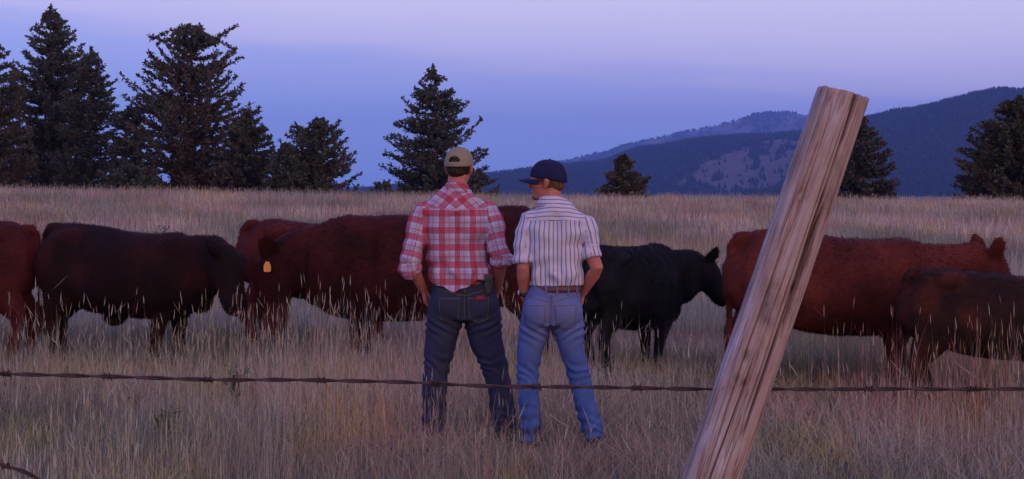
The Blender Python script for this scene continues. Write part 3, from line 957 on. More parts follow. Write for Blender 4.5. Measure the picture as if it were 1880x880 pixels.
def plaid_mat():
    m, n, l, b = mat_new('red_plaid_cotton', .9, .1)
    tc = N(n, 'ShaderNodeTexCoord'); s = uvs(n, l)
    P0 = .108
    red = [(0, 0), (.06, 1), (.44, 0), (.64, .62), (.76, 0)]
    dark = [(0, 0), (.05, .75), (.085, 0), (.51, .75), (.545, 0), (.60, .6), (.625, 0), (.84, .7), (.87, 0)]
    ru = stripe_fac(n, l, s.outputs[0], P0, red, .12); rv = stripe_fac(n, l, s.outputs[1], P0, red, .1)
    du = stripe_fac(n, l, s.outputs[0], P0, dark, .12); dv = stripe_fac(n, l, s.outputs[1], P0, dark, .1)
    c = None

    def mix(fac, k, A, B):
        mx = N(n, 'ShaderNodeMix', data_type='RGBA')
        mu = N(n, 'ShaderNodeMath', operation='MULTIPLY', inputs={1: k}); l.new(fac, mu.inputs[0]); l.new(mu.outputs[0], mx.inputs['Factor'])
        if isinstance(A, tuple): mx.inputs['A'].default_value = A
        else: l.new(A, mx.inputs['A'])
        mx.inputs['B'].default_value = B
        return mx.outputs['Result']
    c = mix(ru, .70, (.48, .46, .60, 1), (.40, .008, .026, 1))
    c = mix(rv, .70, c, (.40, .008, .026, 1))
    c = mix(du, .75, c, (.10, .06, .14, 1))
    c = mix(dv, .60, c, (.12, .07, .15, 1))
    l.new(c, b.inputs['Base Color']); cloth_bump(n, l, b, tc)
    return m


def stripe_mat():
    m, n, l, b = mat_new('striped_cotton', .9, .1)
    tc = N(n, 'ShaderNodeTexCoord'); s = uvs(n, l)
    f = stripe_fac(n, l, s.outputs[0], .031, [(0, 0), (.18, .85), (.46, 0), (.64, .25), (.74, 0)], .0)
    mx = N(n, 'ShaderNodeMix', data_type='RGBA'); mx.inputs['A'].default_value = (.57, .52, .60, 1); mx.inputs['B'].default_value = (.12, .125, .28, 1)
    l.new(f, mx.inputs['Factor']); l.new(mx.outputs['Result'], b.inputs['Base Color']); cloth_bump(n, l, b, tc)
    return m


plaid = plaid_mat(); stripes = stripe_mat()
denim_dark = denim('dark_denim', (.024, .028, .058), (.042, .046, .088), (.034, .034, .056), fade=.45)
denim_blue = denim('washed_blue_denim', (.036, .075, .23), (.075, .13, .35), (.165, .175, .33), fade_z=.82, fade_r=.17, fade=.75)


def head_parts(p, M, jaw=1.0):
    st = len(p.v)
    p.ball((0, -.012, .032), (.076, .097, .092), seg=20)
    p.ball((0, .028, -.035), (.061, .063, .078), seg=18)
    p.ball((0, .058, -.080), (.036 * jaw, .034, .030))
    p.ball((0, .076, -.096), (.020 * jaw, .017, .017))
    p.ball((0, .082, .022), (.046, .016, .013))
    p.tube([(0, .088, .018), (0, .102, -.004), (0, .113, -.024), (0, .104, -.034)], [(.008, .010), (.010, .012), (.015, .012), (.012, .008)], seg=10)
    p.ball((0, .092, -.054), (.023, .010, .006)); p.ball((0, .090, -.066), (.021, .010, .007))
    for s in (-1, 1):
        p.ball((s * .045, .062, -.022), (.022, .022, .020))
        p.tube([(s * .074, .004, -.040), (s * .082, -.006, -.020), (s * .086, -.012, .006), (s * .080, -.002, .024)], [(.008, .010), (.009, .017), (.010, .020), (.007, .012)], seg=10)
        p.ball((s * .031, .078, .004), (.014, .010, .008))
    p.transform(M, st)


def hand(p, W, d, n_, sgn=1, curl=.5):
    """palm from wrist W along d, back of hand faces n_, thumb on side sgn"""
    d = Vector(d).normalized(); n_ = Vector(n_); n_ = (n_ - d * n_.dot(d)).normalized(); s = d.cross(n_).normalized() * sgn
    W = Vector(W)
    p.tube([W - d * .02, W + d * .02, W + d * .055, W + d * .090], [(.026, .020), (.034, .018), (.042, .016), (.040, .013)], seg=14, side=s)
    for i, (o, L) in enumerate(((.031, .070), (.0105, .080), (-.0105, .075), (-.031, .058))):
        b0 = W + d * .080 + s * o
        sp = s * (o * .35)
        p1 = b0 + (d * 1 + sp) * (L * .45)
        d2 = (d * math.cos(curl) - n_ * math.sin(curl))
        p2 = p1 + (d2 + sp) * (L * .33)
        d3 = (d * math.cos(curl * 1.8) - n_ * math.sin(curl * 1.8))
        p3 = p2 + d3 * (L * .28)
        p.tube([b0, p1, p2, p3], [.0092, .0086, .0080, .0068], seg=8)
    t0 = W + d * .025 + s * .026
    t1 = t0 + (d * .6 + s * .75).normalized() * .036
    t2 = t1 + (d * .85 + s * .35 - n_ * .2).normalized() * .032
    t3 = t2 + (d * .95 + s * .05 - n_ * .3).normalized() * .024
    p.tube([t0, t1, t2, t3], [.0145, .0115, .0100, .0082], seg=10)


def shirt_uv(o, arms, yoke, mode, cx=0.0):
    """corner uv: around the torso and height; along each sleeve; yoke with turned cloth"""
    me = o.data
    co = get_co(me)
    uvl = me.uv_layers.new(name='UVMap')
    nl = len(me.loops)
    vi = np.empty(nl, np.int32); me.loops.foreach_get('vertex_index', vi)
    cen = np.empty(len(me.polygons) * 3, np.float32); me.polygons.foreach_get('center', cen); cen = cen.reshape(-1, 3)
    lt = np.empty(len(me.polygons), np.int32); me.polygons.foreach_get('loop_total', lt)
    pf = np.repeat(np.arange(len(me.polygons)), lt)
    Cf = cen[pf]; Pc = co[vi]
    th = np.arctan2(Pc[:, 0] - cx, -(Pc[:, 1]) + .02)
    thf = np.arctan2(Cf[:, 0] - cx, -(Cf[:, 1]) + .02)
    th = np.where(th - thf > np.pi, th - 2 * np.pi, np.where(th - thf < -np.pi, th + 2 * np.pi, th))
    back = np.abs(thf) < 1.9
    u = np.where(back, (Pc[:, 0] - cx) * .45 + .17 * .55 * th * 1.15, .17 * th)
    v = Pc[:, 2].copy()
    # yoke
    zy = yoke(Cf[:, 0] - cx)
    ym = Cf[:, 2] > zy
    if mode == 'plaid':
        sgn = np.where(Cf[:, 0] - cx > 0, 1.0, -1.0)
        uu = ((Pc[:, 0] - cx) * sgn + Pc[:, 2]) * .7071; vv = (-(Pc[:, 0] - cx) * sgn + Pc[:, 2] + .6 * Pc[:, 1]) * .7071
        u = np.where(ym, uu, u); v = np.where(ym, vv, v)
    else:
        u = np.where(ym, Pc[:, 2] * 1.15 + .03 * np.abs(Pc[:, 0] - cx) + .25 * Pc[:, 1], u)
    for (A, B, C_) in arms:
        A, B, C_ = np.array(A), np.array(B), np.array(C_)
        for (a, b, off) in ((A, B, 0.0), (B, C_, np.linalg.norm(B - A))):
            ax = (b - a) / np.linalg.norm(b - a)
            t = (Cf - a) @ ax
            L = np.linalg.norm(b - a)
            out_side = (np.abs(Cf[:, 0] - cx) > np.abs(A[0] - cx) + .012 + (Cf[:, 2] < A[2] - .1) * -.0) & (np.sign(Cf[:, 0] - cx) == np.sign(A[0] - cx))
            dist = np.linalg.norm(Cf - a - np.clip(t, 0, L)[:, None] * ax, axis=1)
            mm = out_side & (dist < .115) & (t > -.05 if off == 0 else t > 0) & (t < L + (.1 if off else .0))
            rel = Pc - a
            tt = rel @ ax
            e1 = np.cross(ax, [0, 1, 0]); e1 /= np.linalg.norm(e1); e2 = np.cross(ax, e1)
            relf = Cf - a
            angf = np.arctan2(relf @ e1, -(relf @ e2)); ang = np.arctan2(rel @ e1, -(rel @ e2))
            ang = np.where(ang - angf > np.pi, ang - 2 * np.pi, np.where(ang - angf < -np.pi, ang + 2 * np.pi, ang))
            u = np.where(mm, ang * .062 + .02, u); v = np.where(mm, -(tt + off), v)
    uvl.data.foreach_set('uv', np.stack([u, v], 1).astype(np.float32).ravel())


def patch(name, target_bvh, outline_fn, x0, x1, z0, z1, nx, nz_, off, mat, parent, thick=.003, from_y=-1.0):
    """thin piece laid on the back of a garment: grid in x,z projected along +y"""
    V = []; ok = True
    for layer in (0, 1):
        for i in range(nz_ + 1):
            for j in range(nx + 1):
                a = j / nx; b = i / nz_
                x_, z_ = outline_fn(x0 + (x1 - x0) * a, z0 + (z1 - z0) * b, a, b)
                hit = target_bvh.ray_cast(Vector((x_, from_y, z_)), Vector((0, 1, 0)))
                y_ = hit[0].y if hit[0] is not None else 0.0
                V.append((x_, y_ - off - (thick if layer else -.004), z_))
    m = (nx + 1) * (nz_ + 1)
    Fc = []
    g = lambda i, j, l_: l_ * m + i * (nx + 1) + j
    for i in range(nz_):
        for j in range(nx):
            Fc.append((g(i, j, 1), g(i, j + 1, 1), g(i + 1, j + 1, 1), g(i + 1, j, 1)))
    for i in range(nz_):
        Fc.append((g(i, 0, 0), g(i, 0, 1), g(i + 1, 0, 1), g(i + 1, 0, 0))); Fc.append((g(i, nx, 1), g(i, nx, 0), g(i + 1, nx, 0), g(i + 1, nx, 1)))
    for j in range(nx):
        Fc.append((g(0, j, 0), g(0, j + 1, 0), g(0, j + 1, 1), g(0, j, 1))); Fc.append((g(nz_, j, 1), g(nz_, j + 1, 1), g(nz_, j + 1, 0), g(nz_, j, 0)))
    q = Parts(); q.add(V, Fc)
    return q.build(name, mat, parent)


def seam(name, bvh, pts, w, mat, parent, off=.0015):
    """a narrow strip of stitching following points (x, z) on the back"""
    pts = [Vector(p) for p in pts]
    V = []; Fc = []
    res = []
    for a, b in zip(pts[:-1], pts[1:]):
        k = max(2, int((b - a).length / .01))
        for i in range(k): res.append(a.lerp(b, i / k))
    res.append(pts[-1])
    for i, p_ in enumerate(res):
        t = (res[min(i + 1, len(res) - 1)] - res[max(0, i - 1)]).normalized(); nn = Vector((-t.y, t.x)) * (w / 2)
        for s in (-1, 1):
            q = p_ + nn * s
            h_ = bvh.ray_cast(Vector((q.x, -1, q.y)), Vector((0, 1, 0)))
            y_ = h_[0].y if h_[0] is not None else 0
            V.append((q.x, y_ - off, q.y)); V.append((q.x, y_ + .003, q.y))
    for i in range(len(res) - 1):
        a = i * 4
        Fc += [(a, a + 2, a + 6, a + 4), (a, a + 4, a + 5, a + 1), (a + 2, a + 3, a + 7, a + 6)]
    q = Parts(); q.add(V, Fc)
    return q.build(name, mat, parent, smooth=False)


def bvh_of(o):
    me = o.data
    return BVHTree.FromPolygons([v.co.copy() for v in me.vertices], [tuple(p.vertices) for p in me.polygons])


def ring_band(name, sections, mat, parent, seg=48, thick=.004):
    """closed band through sections (cx, cy, z, rx, ry, tilt_y): outer and inner walls"""
    V = []; Fc = []
    m = len(sections)
    for (dr) in (0, -thick):
        for (cx, cy, z, rx, ry, ty) in sections:
            for k in range(seg):
                th = 2 * PI * k / seg
                V.append((cx + (rx + dr) * math.cos(th), cy + (ry + dr) * math.sin(th), z + ty * math.sin(th)))
    off = m * seg
    for i in range(m - 1):
        for k in range(seg):
            k2 = (k + 1) % seg
            Fc.append((i * seg + k, i * seg + k2, (i + 1) * seg + k2, (i + 1) * seg + k))
            Fc.append((off + i * seg + k2, off + i * seg + k, off + (i + 1) * seg + k, off + (i + 1) * seg + k2))
    for k in range(seg):
        k2 = (k + 1) % seg
        Fc.append((k, off + k, off + k2, k2))
        a = (m - 1) * seg
        Fc.append((a + k2, off + a + k2, off + a + k, a + k))
    q = Parts(); q.add(V, Fc)
    return q.build(name, mat, parent)


def cap(parent, M, mat, opening=True, brim_len=.075, rx=.088, ry=.104, rz=.112, z0=0.0, dip=.012):
    """baseball cap: domed crown with seams, arched opening over a strap at the back, curved brim, top button"""
    bm = bmesh.new()
    seg, rings = 72, 22
    grid = []
    for i in range(rings + 1):
        ph = (PI / 2) * i / rings
        row = []
        for k in range(seg):
            th = 2 * PI * k / seg
            e = .80
            rr = math.cos(ph) ** e
            panel = 1 - .010 * (abs(math.cos(3 * th)) ** 18) * math.cos(ph)
            x_ = rx * rr * math.cos(th) * panel; y_ = ry * rr * math.sin(th) * panel
            z_ = z0 + rz * math.sin(ph) ** .95 - (dip * (-math.sin(th)) if i == 0 else dip * (-math.sin(th)) * (1 - i / rings) ** 2)
            row.append(bm.verts.new(Vector((x_, y_, z_))))
        grid.append(row)
    for i in range(rings):
        for k in range(seg):
            k2 = (k + 1) % seg
            c_th = 2 * PI * (k + .5) / seg
            if opening:
                dth = abs(((c_th - 1.5 * PI + PI) % (2 * PI)) - PI)
                a = dth / .46; b = (i + .5 - 2.8) / 4.4
                if b > 0 and a * a + b * b < 1: continue
            try: bm.faces.new((grid[i][k], grid[i][k2], grid[i + 1][k2], grid[i + 1][k]))
            except ValueError: pass
    bmesh.ops.remove_doubles(bm, verts=bm.verts, dist=1e-5)
    bmesh.ops.solidify(bm, geom=bm.faces[:], thickness=.0035)
    bmesh.ops.transform(bm, matrix=M, verts=bm.verts)
    me = bpy.data.meshes.new('cap'); bm.to_mesh(me); bm.free()
    me.polygons.foreach_set('use_smooth', np.ones(len(me.polygons), bool))
    o = bpy.data.objects.new('cap', me); COL.objects.link(o); me.materials.append(mat); o.parent = parent
    # brim
    V = []; Fc = []
    na, nr_ = 24, 6
    for l_ in (0, 1):
        for j in range(nr_ + 1):
            f = j / nr_
            for i in range(na + 1):
                th = PI * (.13 + .74 * i / na)
                ext = brim_len * math.sin(PI * i / na) ** .55
                x_ = (rx + .003) * math.cos(th) * (1 + .04 * f); y_ = (ry) * math.sin(th) + ext * f
                z_ = z0 + dip * -math.sin(th) * 1.0 - .30 * x_ * x_ / rx * (.5 + .5 * f) - .012 * f + (.004 if l_ else 0) + .006
                V.append((x_, y_, z_))
    m = (nr_ + 1) * (na + 1)
    g = lambda l_, j, i: l_ * m + j * (na + 1) + i
    for j in range(nr_):
        for i in range(na):
            Fc.append((g(1, j, i), g(1, j, i + 1), g(1, j + 1, i + 1), g(1, j + 1, i))); Fc.append((g(0, j, i + 1), g(0, j, i), g(0, j + 1, i), g(0, j + 1, i + 1)))
    for i in range(na): Fc.append((g(0, nr_, i), g(0, nr_, i + 1), g(1, nr_, i + 1), g(1, nr_, i)))
    for j in range(nr_):
        Fc.append((g(0, j, 0), g(0, j + 1, 0), g(1, j + 1, 0), g(1, j, 0))); Fc.append((g(0, j + 1, na), g(0, j, na), g(1, j, na), g(1, j + 1, na)))
    q = Parts(); q.add(V, Fc); q.transform(M); q.build('brim', mat, o)
    q = Parts().ball((0, 0, z0 + rz + .002), (.008, .008, .004)); q.transform(M); q.build('button', mat, o)
    return o


def hair_shell(parent, M, mat, zlow=-.045, grow=.005):
    p = Parts()
    p.ball((0, -.014, .020), (.076 + grow, .097 + grow, .086), seg=22)
    p.ball((0, -.050, -.020), (.060, .056 + grow, .050), seg=18)
    p.transform(M)
    o = p.fuse('hair', .006, 3, mat, parent)
    # keep hair behind the ears and above the neckline
    Mi = M.inverted()
    bm = bmesh.new(); bm.from_mesh(o.data)
    kill = []
    for f in bm.faces:
        c = Mi @ f.calc_center_median()
        if c.y > .055 or (c.y > -.0 and c.z < .0) or c.z < zlow - (c.y * -.12): kill.append(f)
    bmesh.ops.delete(bm, geom=kill, context='FACES')
    bm.to_mesh(o.data); bm.free()
    return o


def boots(parent, feet, mat):
    for (x_, y_, z_, ang) in feet:
        p = Parts()
        p.tube([(0, -.075, .045), (0, -.03, .05), (0, .04, .048), (0, .11, .040), (0, .17, .033), (0, .205, .028)], [(.034, .036), (.038, .046), (.042, .044), (.047, .036), (.040, .028), (.022, .018)], seg=16, side=(1, 0, 0))
        p.tube([(0, -.030, .05), (0, -.030, .10), (0, -.030, .15)], [(.038, .048), (.038, .046), (.036, .042)], seg=16, side=(1, 0, 0))
        M = Matrix.Translation((x_, y_, z_)) @ Matrix.Rotation(ang, 4, 'Z')
        p.transform(M)
        o = p.fuse('boot', .008, 3, mat, parent)
        q = Parts(); q.tube([(0, -.078, .016), (0, -.02, .016)], [(.034, .016), (.036, .016)], seg=14, side=(1, 0, 0), power=4)
        q.transform(M); q.build('heel', mat, o)


def cloth_shape(o, fn):
    me = o.data; co = get_co(me); no = get_no(me)
    set_co(me, co + no * fn(co)[:, None])


def person(label, px, py_ground, scale_px, spec):
    D = F / scale_px
    gx = X(px, D)
    S_ = spec
    p = Parts()
    # torso, inside the shirt
    T = S_['torso']
    p.tube([(cx, cy, z) for (z, cx, cy, rx, ry) in T], [(max(.05, rx - .036), max(.05, ry - .036)) for (z, cx, cy, rx, ry) in T], seg=24, side=(1, 0, 0), power=2.2)
    Hc = Vector(S_['head']); yaw = S_['head_yaw']
    M = Matrix.Translation(Hc) @ Matrix.Rotation(yaw, 4, 'Z') @ Matrix.Rotation(S_.get('head_pitch', 0), 4, 'X')
    head_parts(p, M, S_.get('jaw', 1))
    nb = Vector(S_['neck'])
    hb = M @ Vector((0, -.022, -.045))
    p.tube([nb - Vector((0, 0, .07)), nb, nb.lerp(hb, .6), hb], [.075, .064, .060, .060], seg=16)
    for (A, B, W, HD, sg) in S_['arms']:
        A, B, W = Vector(A), Vector(B), Vector(W)
        mid = B.lerp(W, .28)
        p.tube([A, A.lerp(B, .5), B, mid, B.lerp(W, .7), W], [.052, .047, .040, (.042, .040), (.033, .031), (.028, .023)], seg=14)
        hand(p, W, HD, (W - Vector((0, .02, W.z))).normalized() if False else (sg, 0, .2), sg)
    for (Hp, K, An) in S_['legs']:
        Hp, K, An = Vector(Hp), Vector(K), Vector(An)
        p.tube([Hp - Vector((0, 0, .04)), Hp.lerp(K, .5), K, K.lerp(An, .35), K.lerp(An, .75), An], [.070, .066, .050, .052, .040, .034], seg=14)
        p.tube([An + Vector((0, -.03, -.02)), An + Vector((0, .06, -.035)), An + Vector((0, .15, -.045))], [(.03, .03), (.036, .026), (.03, .016)], seg=12)
    body = p.fuse('person', .0062, 3, skin)
    body.location = (gx, D, float(ground_h(np.array([gx]), np.array([D]))[0]))
    tag(body, label, 'person')
    for s in (-1, 1):
        q = Parts().ball((s * .031, .086, .004), (.0085, .0065, .0065)); q.transform(M); q.build('eye', eye_m, body)
    # shirt
    q = Parts()
    q.tube([(cx, cy, z) for (z, cx, cy, rx, ry) in T], [(rx, ry) for (z, cx, cy, rx, ry) in T], seg=36, side=(1, 0, 0), power=2.25, round_ends=False)
    for sl in S_['sleeves']:
        q.tube([a for a, r_ in sl], [r_ for a, r_ in sl], seg=20, round_ends=False, side=(0, 1, 0))
    sh = q.fuse('shirt', .0085, 4, S_['shirt_mat'], body)

    def fold(co):
        x_, y_, z_ = co.T
        w = np.exp(-((z_ - S_['hem'] - .06) / .07) ** 2)
        d = w * (.010 * np.sin(x_ * 70 + 5 * vnoise(z_ * 12, x_ * 9, 3)) + .009)
        # soft drag folds over the back and from the armpits
        f1 = vnoise(x_ * 7 + z_ * 9, z_ * 16 - x_ * 5, 31) - .5
        f2 = vnoise(x_ * 22 - z_ * 6, z_ * 9, 37) - .5
        d += f1 * .028 + f2 * .014
        d += -.012 * np.exp(-((x_ - S_['cx']) / .03) ** 2) * ((z_ > S_['hem'] + .08) & (z_ < 1.42)) * (y_ < 0)
        return d * (z_ < S_['neck'][2] - .02)
    cloth_shape(sh, fold)
    me = sh.data; co = get_co(me)
    hz = S_['hem_fn'](co[:, 0])
    ism = np.abs(co[:, 0] - S_['cx']) < .262
    low = (co[:, 2] < hz) & ism
    co[low, 2] = hz[low]
    set_co(me, co)
    shirt_uv(sh, S_['arm_axes'], S_['yoke'], S_['mode'], S_['cx'])
    # collar: folded band standing on the neck
    nz0 = S_['neck'][2]
    nx, ny = S_['neck'][0], S_['neck'][1]
    col = ring_band('collar', [(nx, ny - .002, nz0 - .035, .098, .092, -.0), (nx, ny - .004, nz0 - .010, .084, .082, -.004), (nx, ny - .004, nz0 + .012, .073, .074, -.008), (nx, ny - .002, nz0 + .020, .068, .070, -.010), (nx, ny - .002, nz0 + .012, .064, .066, -.008)],
                    S_['shirt_mat'], sh, thick=.003)
    me = col.data; uvl = me.uv_layers.new(name='UVMap')
    for lp in me.loops:
        c_ = me.vertices[lp.vertex_index].co
        if S_['mode'] == 'plaid': uvl.data[lp.index].uv = ((c_.x + c_.z) * .8, c_.z * 1.3)
        else: uvl.data[lp.index].uv = (c_.z * 1.2, c_.x)
    # jeans
    q = Parts()
    PV = S_['pelvis']
    q.tube([(cx, cy, z) for (z, cx, cy, rx, ry) in PV], [(rx, ry) for (z, cx, cy, rx, ry) in PV], seg=32, side=(1, 0, 0), power=2.3, round_ends=False)
    for b_ in S_['butt']: q.ball(b_, (.112, .095, .115), seg=18)
    for lg in S_['jean_legs']:
        q.tube([a for a, r_ in lg], [r_ for a, r_ in lg], seg=22, side=(1, 0, 0), round_ends=False)
    je = q.fuse('jeans', .0085, 4, S_['jean_mat'], body)

    def jf(co):
        x_, y_, z_ = co.T
        leg = z_ < .74
        a = sstep(.35, .08, z_)
        d = a * .009 * np.sin(z_ * 80 + 16 * vnoise(x_ * 11, y_ * 11 + z_ * 4, 5)) * (.3 + 1.2 * vnoise(x_ * 8 + 3, z_ * 9, 55))
        kn = np.exp(-((z_ - .46) / .07) ** 2)
        d = d + kn * .006 * np.sin(z_ * 90 + x_ * 40 + 12 * vnoise(x_ * 10, z_ * 8, 8))
        bt = np.exp(-((z_ - .70) / .05) ** 2) * (y_ < .02)
        d = d + bt * .010 * np.sin(z_ * 120 - np.abs(x_ - S_['crotch'][0]) * 70 + 4 * vnoise(x_ * 9, z_ * 9, 2))
        d = d + (vnoise(x_ * 12 + z_ * 3, z_ * 7, 18) - .5) * .013 * leg
        cr_ = np.exp(-((x_ - S_['crotch'][0]) / .012) ** 2) * (z_ > S_['crotch'][1]) * (z_ < .92) * (y_ < 0)
        return d - cr_ * .012
    cloth_shape(je, jf)
    bv = bvh_of(je)
    cxp, zc_ = S_['crotch']
    zw = S_['waist']
    seam('centre_seam', bv, [(cxp + .0, zc_ + .05), (cxp + .004, .86), (cxp + .008, zw - .045)], .004, thread, je)
    seam('yoke_seam', bv, [(cxp - .17, zw - .055), (cxp + .005, zw - .095), (cxp + .17, zw - .05)], .004, thread, je)
    for s in (-1, 1):
        pc = cxp + s * .093

        def outl(x_, z_, a, b, pc=pc):
            w_ = .068 * (.86 + .14 * b)
            return pc + (a - .5) * 2 * w_, z_ - (.018 * (1 - abs(a - .5) * 2)) * (1 - b)
        pk = patch('pocket', bv, outl, pc - .07, pc + .07, zw - .245, zw - .105, 12, 12, .0015, S_['jean_mat'], je)
        zt_, zb_ = zw - .105, zw - .245
        seam('stitching', bv, [(pc - .064, zt_ + .0), (pc - .056, zb_ + .004), (pc, zb_ - .016), (pc + .056, zb_ + .004), (pc + .064, zt_)], .003, thread, pk, off=.006)
        seam('hem_stitching', bv, [(pc - .064, zt_ - .006), (pc + .064, zt_ - .006)], .003, thread, pk, off=.006)
    # waistband + belt
    (bx, by, brx, bry) = S_['belt']
    ring_band('waistband', [(bx, by, zw - .045, brx + .003, bry + .003, 0), (bx, by, zw - .002, brx - .001, bry - .001, 0)], S_['jean_mat'], je)
    bl = ring_band('belt', [(bx, by, zw - .036, brx + .008, bry + .008, 0), (bx, by, zw - .018, brx + .009, bry + .009, 0), (bx, by, zw + .002, brx + .006, bry + .006, 0)], S_['belt_mat'], body)
    for dx in S_.get('loops', (-.125, -.06, .006, .075, .13)):
        x_ = bx + dx
        y_ = by - (bry + .009) * math.sqrt(max(.05, 1 - (dx / (brx + .009)) ** 2))
        q = Parts(); q.add([(x_ - .006, y_ - .004, zw - .048), (x_ + .006, y_ - .004, zw - .048), (x_ + .006, y_ - .006, zw + .004), (x_ - .006, y_ - .006, zw + .004),
                            (x_ - .006, y_ + .004, zw - .048), (x_ + .006, y_ + .004, zw - .048), (x_ + .006, y_ + .004, zw + .004), (x_ - .006, y_ + .004, zw + .004)],
                           [(0, 1, 2, 3), (4, 7, 6, 5), (0, 4, 5, 1), (3, 2, 6, 7), (0, 3, 7, 4), (1, 5, 6, 2)])
        q.build('belt_loop', S_['jean_mat'], je, smooth=False)
    boots(body, S_['feet'], leather_dark)
    return body, sh, je, M


# man in the red plaid shirt (288 px per metre)
m1s = dict(
    cx=.0, head=(.018, .015, 1.705), head_yaw=R(-16), head_pitch=R(-3), neck=(.0, -.01, 1.585),
    torso=[(.90, .036, 0, .212, .146), (.95, .036, 0, .211, .146), (1.0, .032, -.001, .208, .144), (1.06, .018, -.004, .198, .136), (1.16, .0, 0, .186, .124), (1.27, -.004, 0, .195, .128), (1.37, -.006, -.008, .205, .130),
           (1.44, -.006, -.010, .198, .118), (1.495, -.006, -.010, .168, .100), (1.545, -.003, -.008, .118, .086), (1.585, .0, -.006, .078, .074)],
    arms=[((-.200, -.01, 1.39), (-.288, -.075, 1.10), (-.215, .06, .925), (.35, .50, -.75), -1), ((.190, -.01, 1.39), (.282, -.085, 1.13), (.262, .06, .925), (-.30, .50, -.75), 1)],
    sleeves=[[((-.13, -.01, 1.44), (.075, .075)), ((-.195, -.01, 1.43), .082), ((-.238, -.018, 1.36), .074), ((-.262, -.04, 1.25), .066), ((-.284, -.068, 1.13), .062), ((-.284, -.064, 1.075), .064), ((-.276, -.055, 1.055), .066)],
             [((.12, -.01, 1.44), (.075, .075)), ((.185, -.01, 1.43), .082), ((.226, -.018, 1.36), .074), ((.250, -.045, 1.26), .066), ((.276, -.078, 1.16), .064), ((.286, -.078, 1.125), .068), ((.290, -.072, 1.105), .066)]],
    arm_axes=[((-.20, -.01, 1.45), (-.284, -.068, 1.12), (-.27, -.05, 1.03)), ((.19, -.01, 1.45), (.280, -.078, 1.14), (.29, -.06, 1.06))],
    hem=.985, hem_fn=lambda x: .985 + .018 * sstep(.0, .2, x) - .060 * np.clip(1 - np.abs(x + .005) / .15, 0, 1) ** .9 + .006 * np.sin(x * 60),
    yoke=lambda x: 1.435 + .10 * np.clip(np.abs(x), 0, .17) * 1.1, mode='plaid', shirt_mat=plaid,
    pelvis=[(.74, .045, .0, .19, .125), (.80, .048, .0, .215, .135), (.86, .048, -.002, .215, .14), (.93, .045, 0, .204, .132), (1.0, .042, 0, .196, .126)],
    butt=[(-.045, -.055, .835), (.145, -.055, .835)],
    jean_legs=[[((-.062, 0, .86), (.112, .115)), ((-.075, 0, .74), (.118, .115)), ((-.098, .0, .60), (.103, .105)), ((-.122, .01, .45), (.086, .09)), ((-.138, .0, .30), (.078, .084)), ((-.146, -.01, .14), (.074, .082)), ((-.148, -.01, .035), (.078, .086))],
               [((.155, 0, .86), (.115, .115)), ((.168, 0, .74), (.122, .118)), ((.188, .0, .60), (.108, .108)), ((.236, .015, .46), (.090, .094)), ((.276, .01, .30), (.082, .088)), ((.300, .0, .14), (.078, .086)), ((.312, .0, .035), (.082, .09))]],
    legs=[((-.062, 0, .86), (-.12, .01, .48), (-.147, -.01, .09)), ((.155, 0, .86), (.23, .015, .48), (.305, 0, .09))],
    crotch=(.052, .66), waist=.995, belt=(.042, 0, .196, .126), belt_mat=leather, jean_mat=denim_dark, loops=(.132,),
    feet=[(-.148, .01, .0, R(8)), (.312, .01, 0, R(-22))])
b1, sh1, je1, M1 = person('man in red and white plaid shirt, dark jeans and khaki cap, hands at his pockets', 838, 800, 288, m1s)
hair_shell(b1, M1, hair_dark, zlow=-.055)
cap(b1, M1 @ Matrix.Translation((0, -.010, .012)), khaki, True, rx=.093, ry=.115, rz=.122)
# red patch on the right pocket, holster pouch on the belt, rolled cuffs
bv = bvh_of(je1)
patch('pocket_patch', bv, lambda x_, z_, a, b: (x_, z_ + .006 * (a - .5)), .128, .182, .876, .900, 4, 2, .007, red_patch, je1)
q = Parts(); q.tube([(.203, -.108, .915), (.205, -.112, 1.02)], [(.022, .014), (.027, .017)], seg=16, power=4, side=(1, .4, 0)); po = q.build('belt_pouch', pouch_m, b1)
q = Parts(); q.tube([(.202, -.121, .985), (.204, -.125, 1.03)], [(.024, .010), (.029, .012)], seg=16, power=4, side=(1, .4, 0)); q.build('flap', pouch_m, po)
for (c_, ax) in (((-.279, -.058, 1.066), (.10, .12, -.35)), ((.288, -.074, 1.118), (-.0, .14, -.30))):
    q = Parts(); a = Vector(ax).normalized(); c_ = Vector(c_)
    q.tube([c_ - a * .022, c_ - a * .014, c_ + a * .014, c_ + a * .022], [.064, .073, .073, .064], seg=22, round_ends=False)
    o = q.fuse('cuff', .007, 2, plaid, sh1)
    cloth_shape(o, lambda co: (vnoise(co[:, 0] * 40, co[:, 1] * 40, 4) - .5) * .012)
    me = o.data; uvl = me.uv_layers.new(name='UVMap')
    for lp in me.loops:
        v_ = me.vertices[lp.vertex_index].co; uvl.data[lp.index].uv = (v_.x + .5 * v_.y + .03, v_.z * 1.1 + .02)

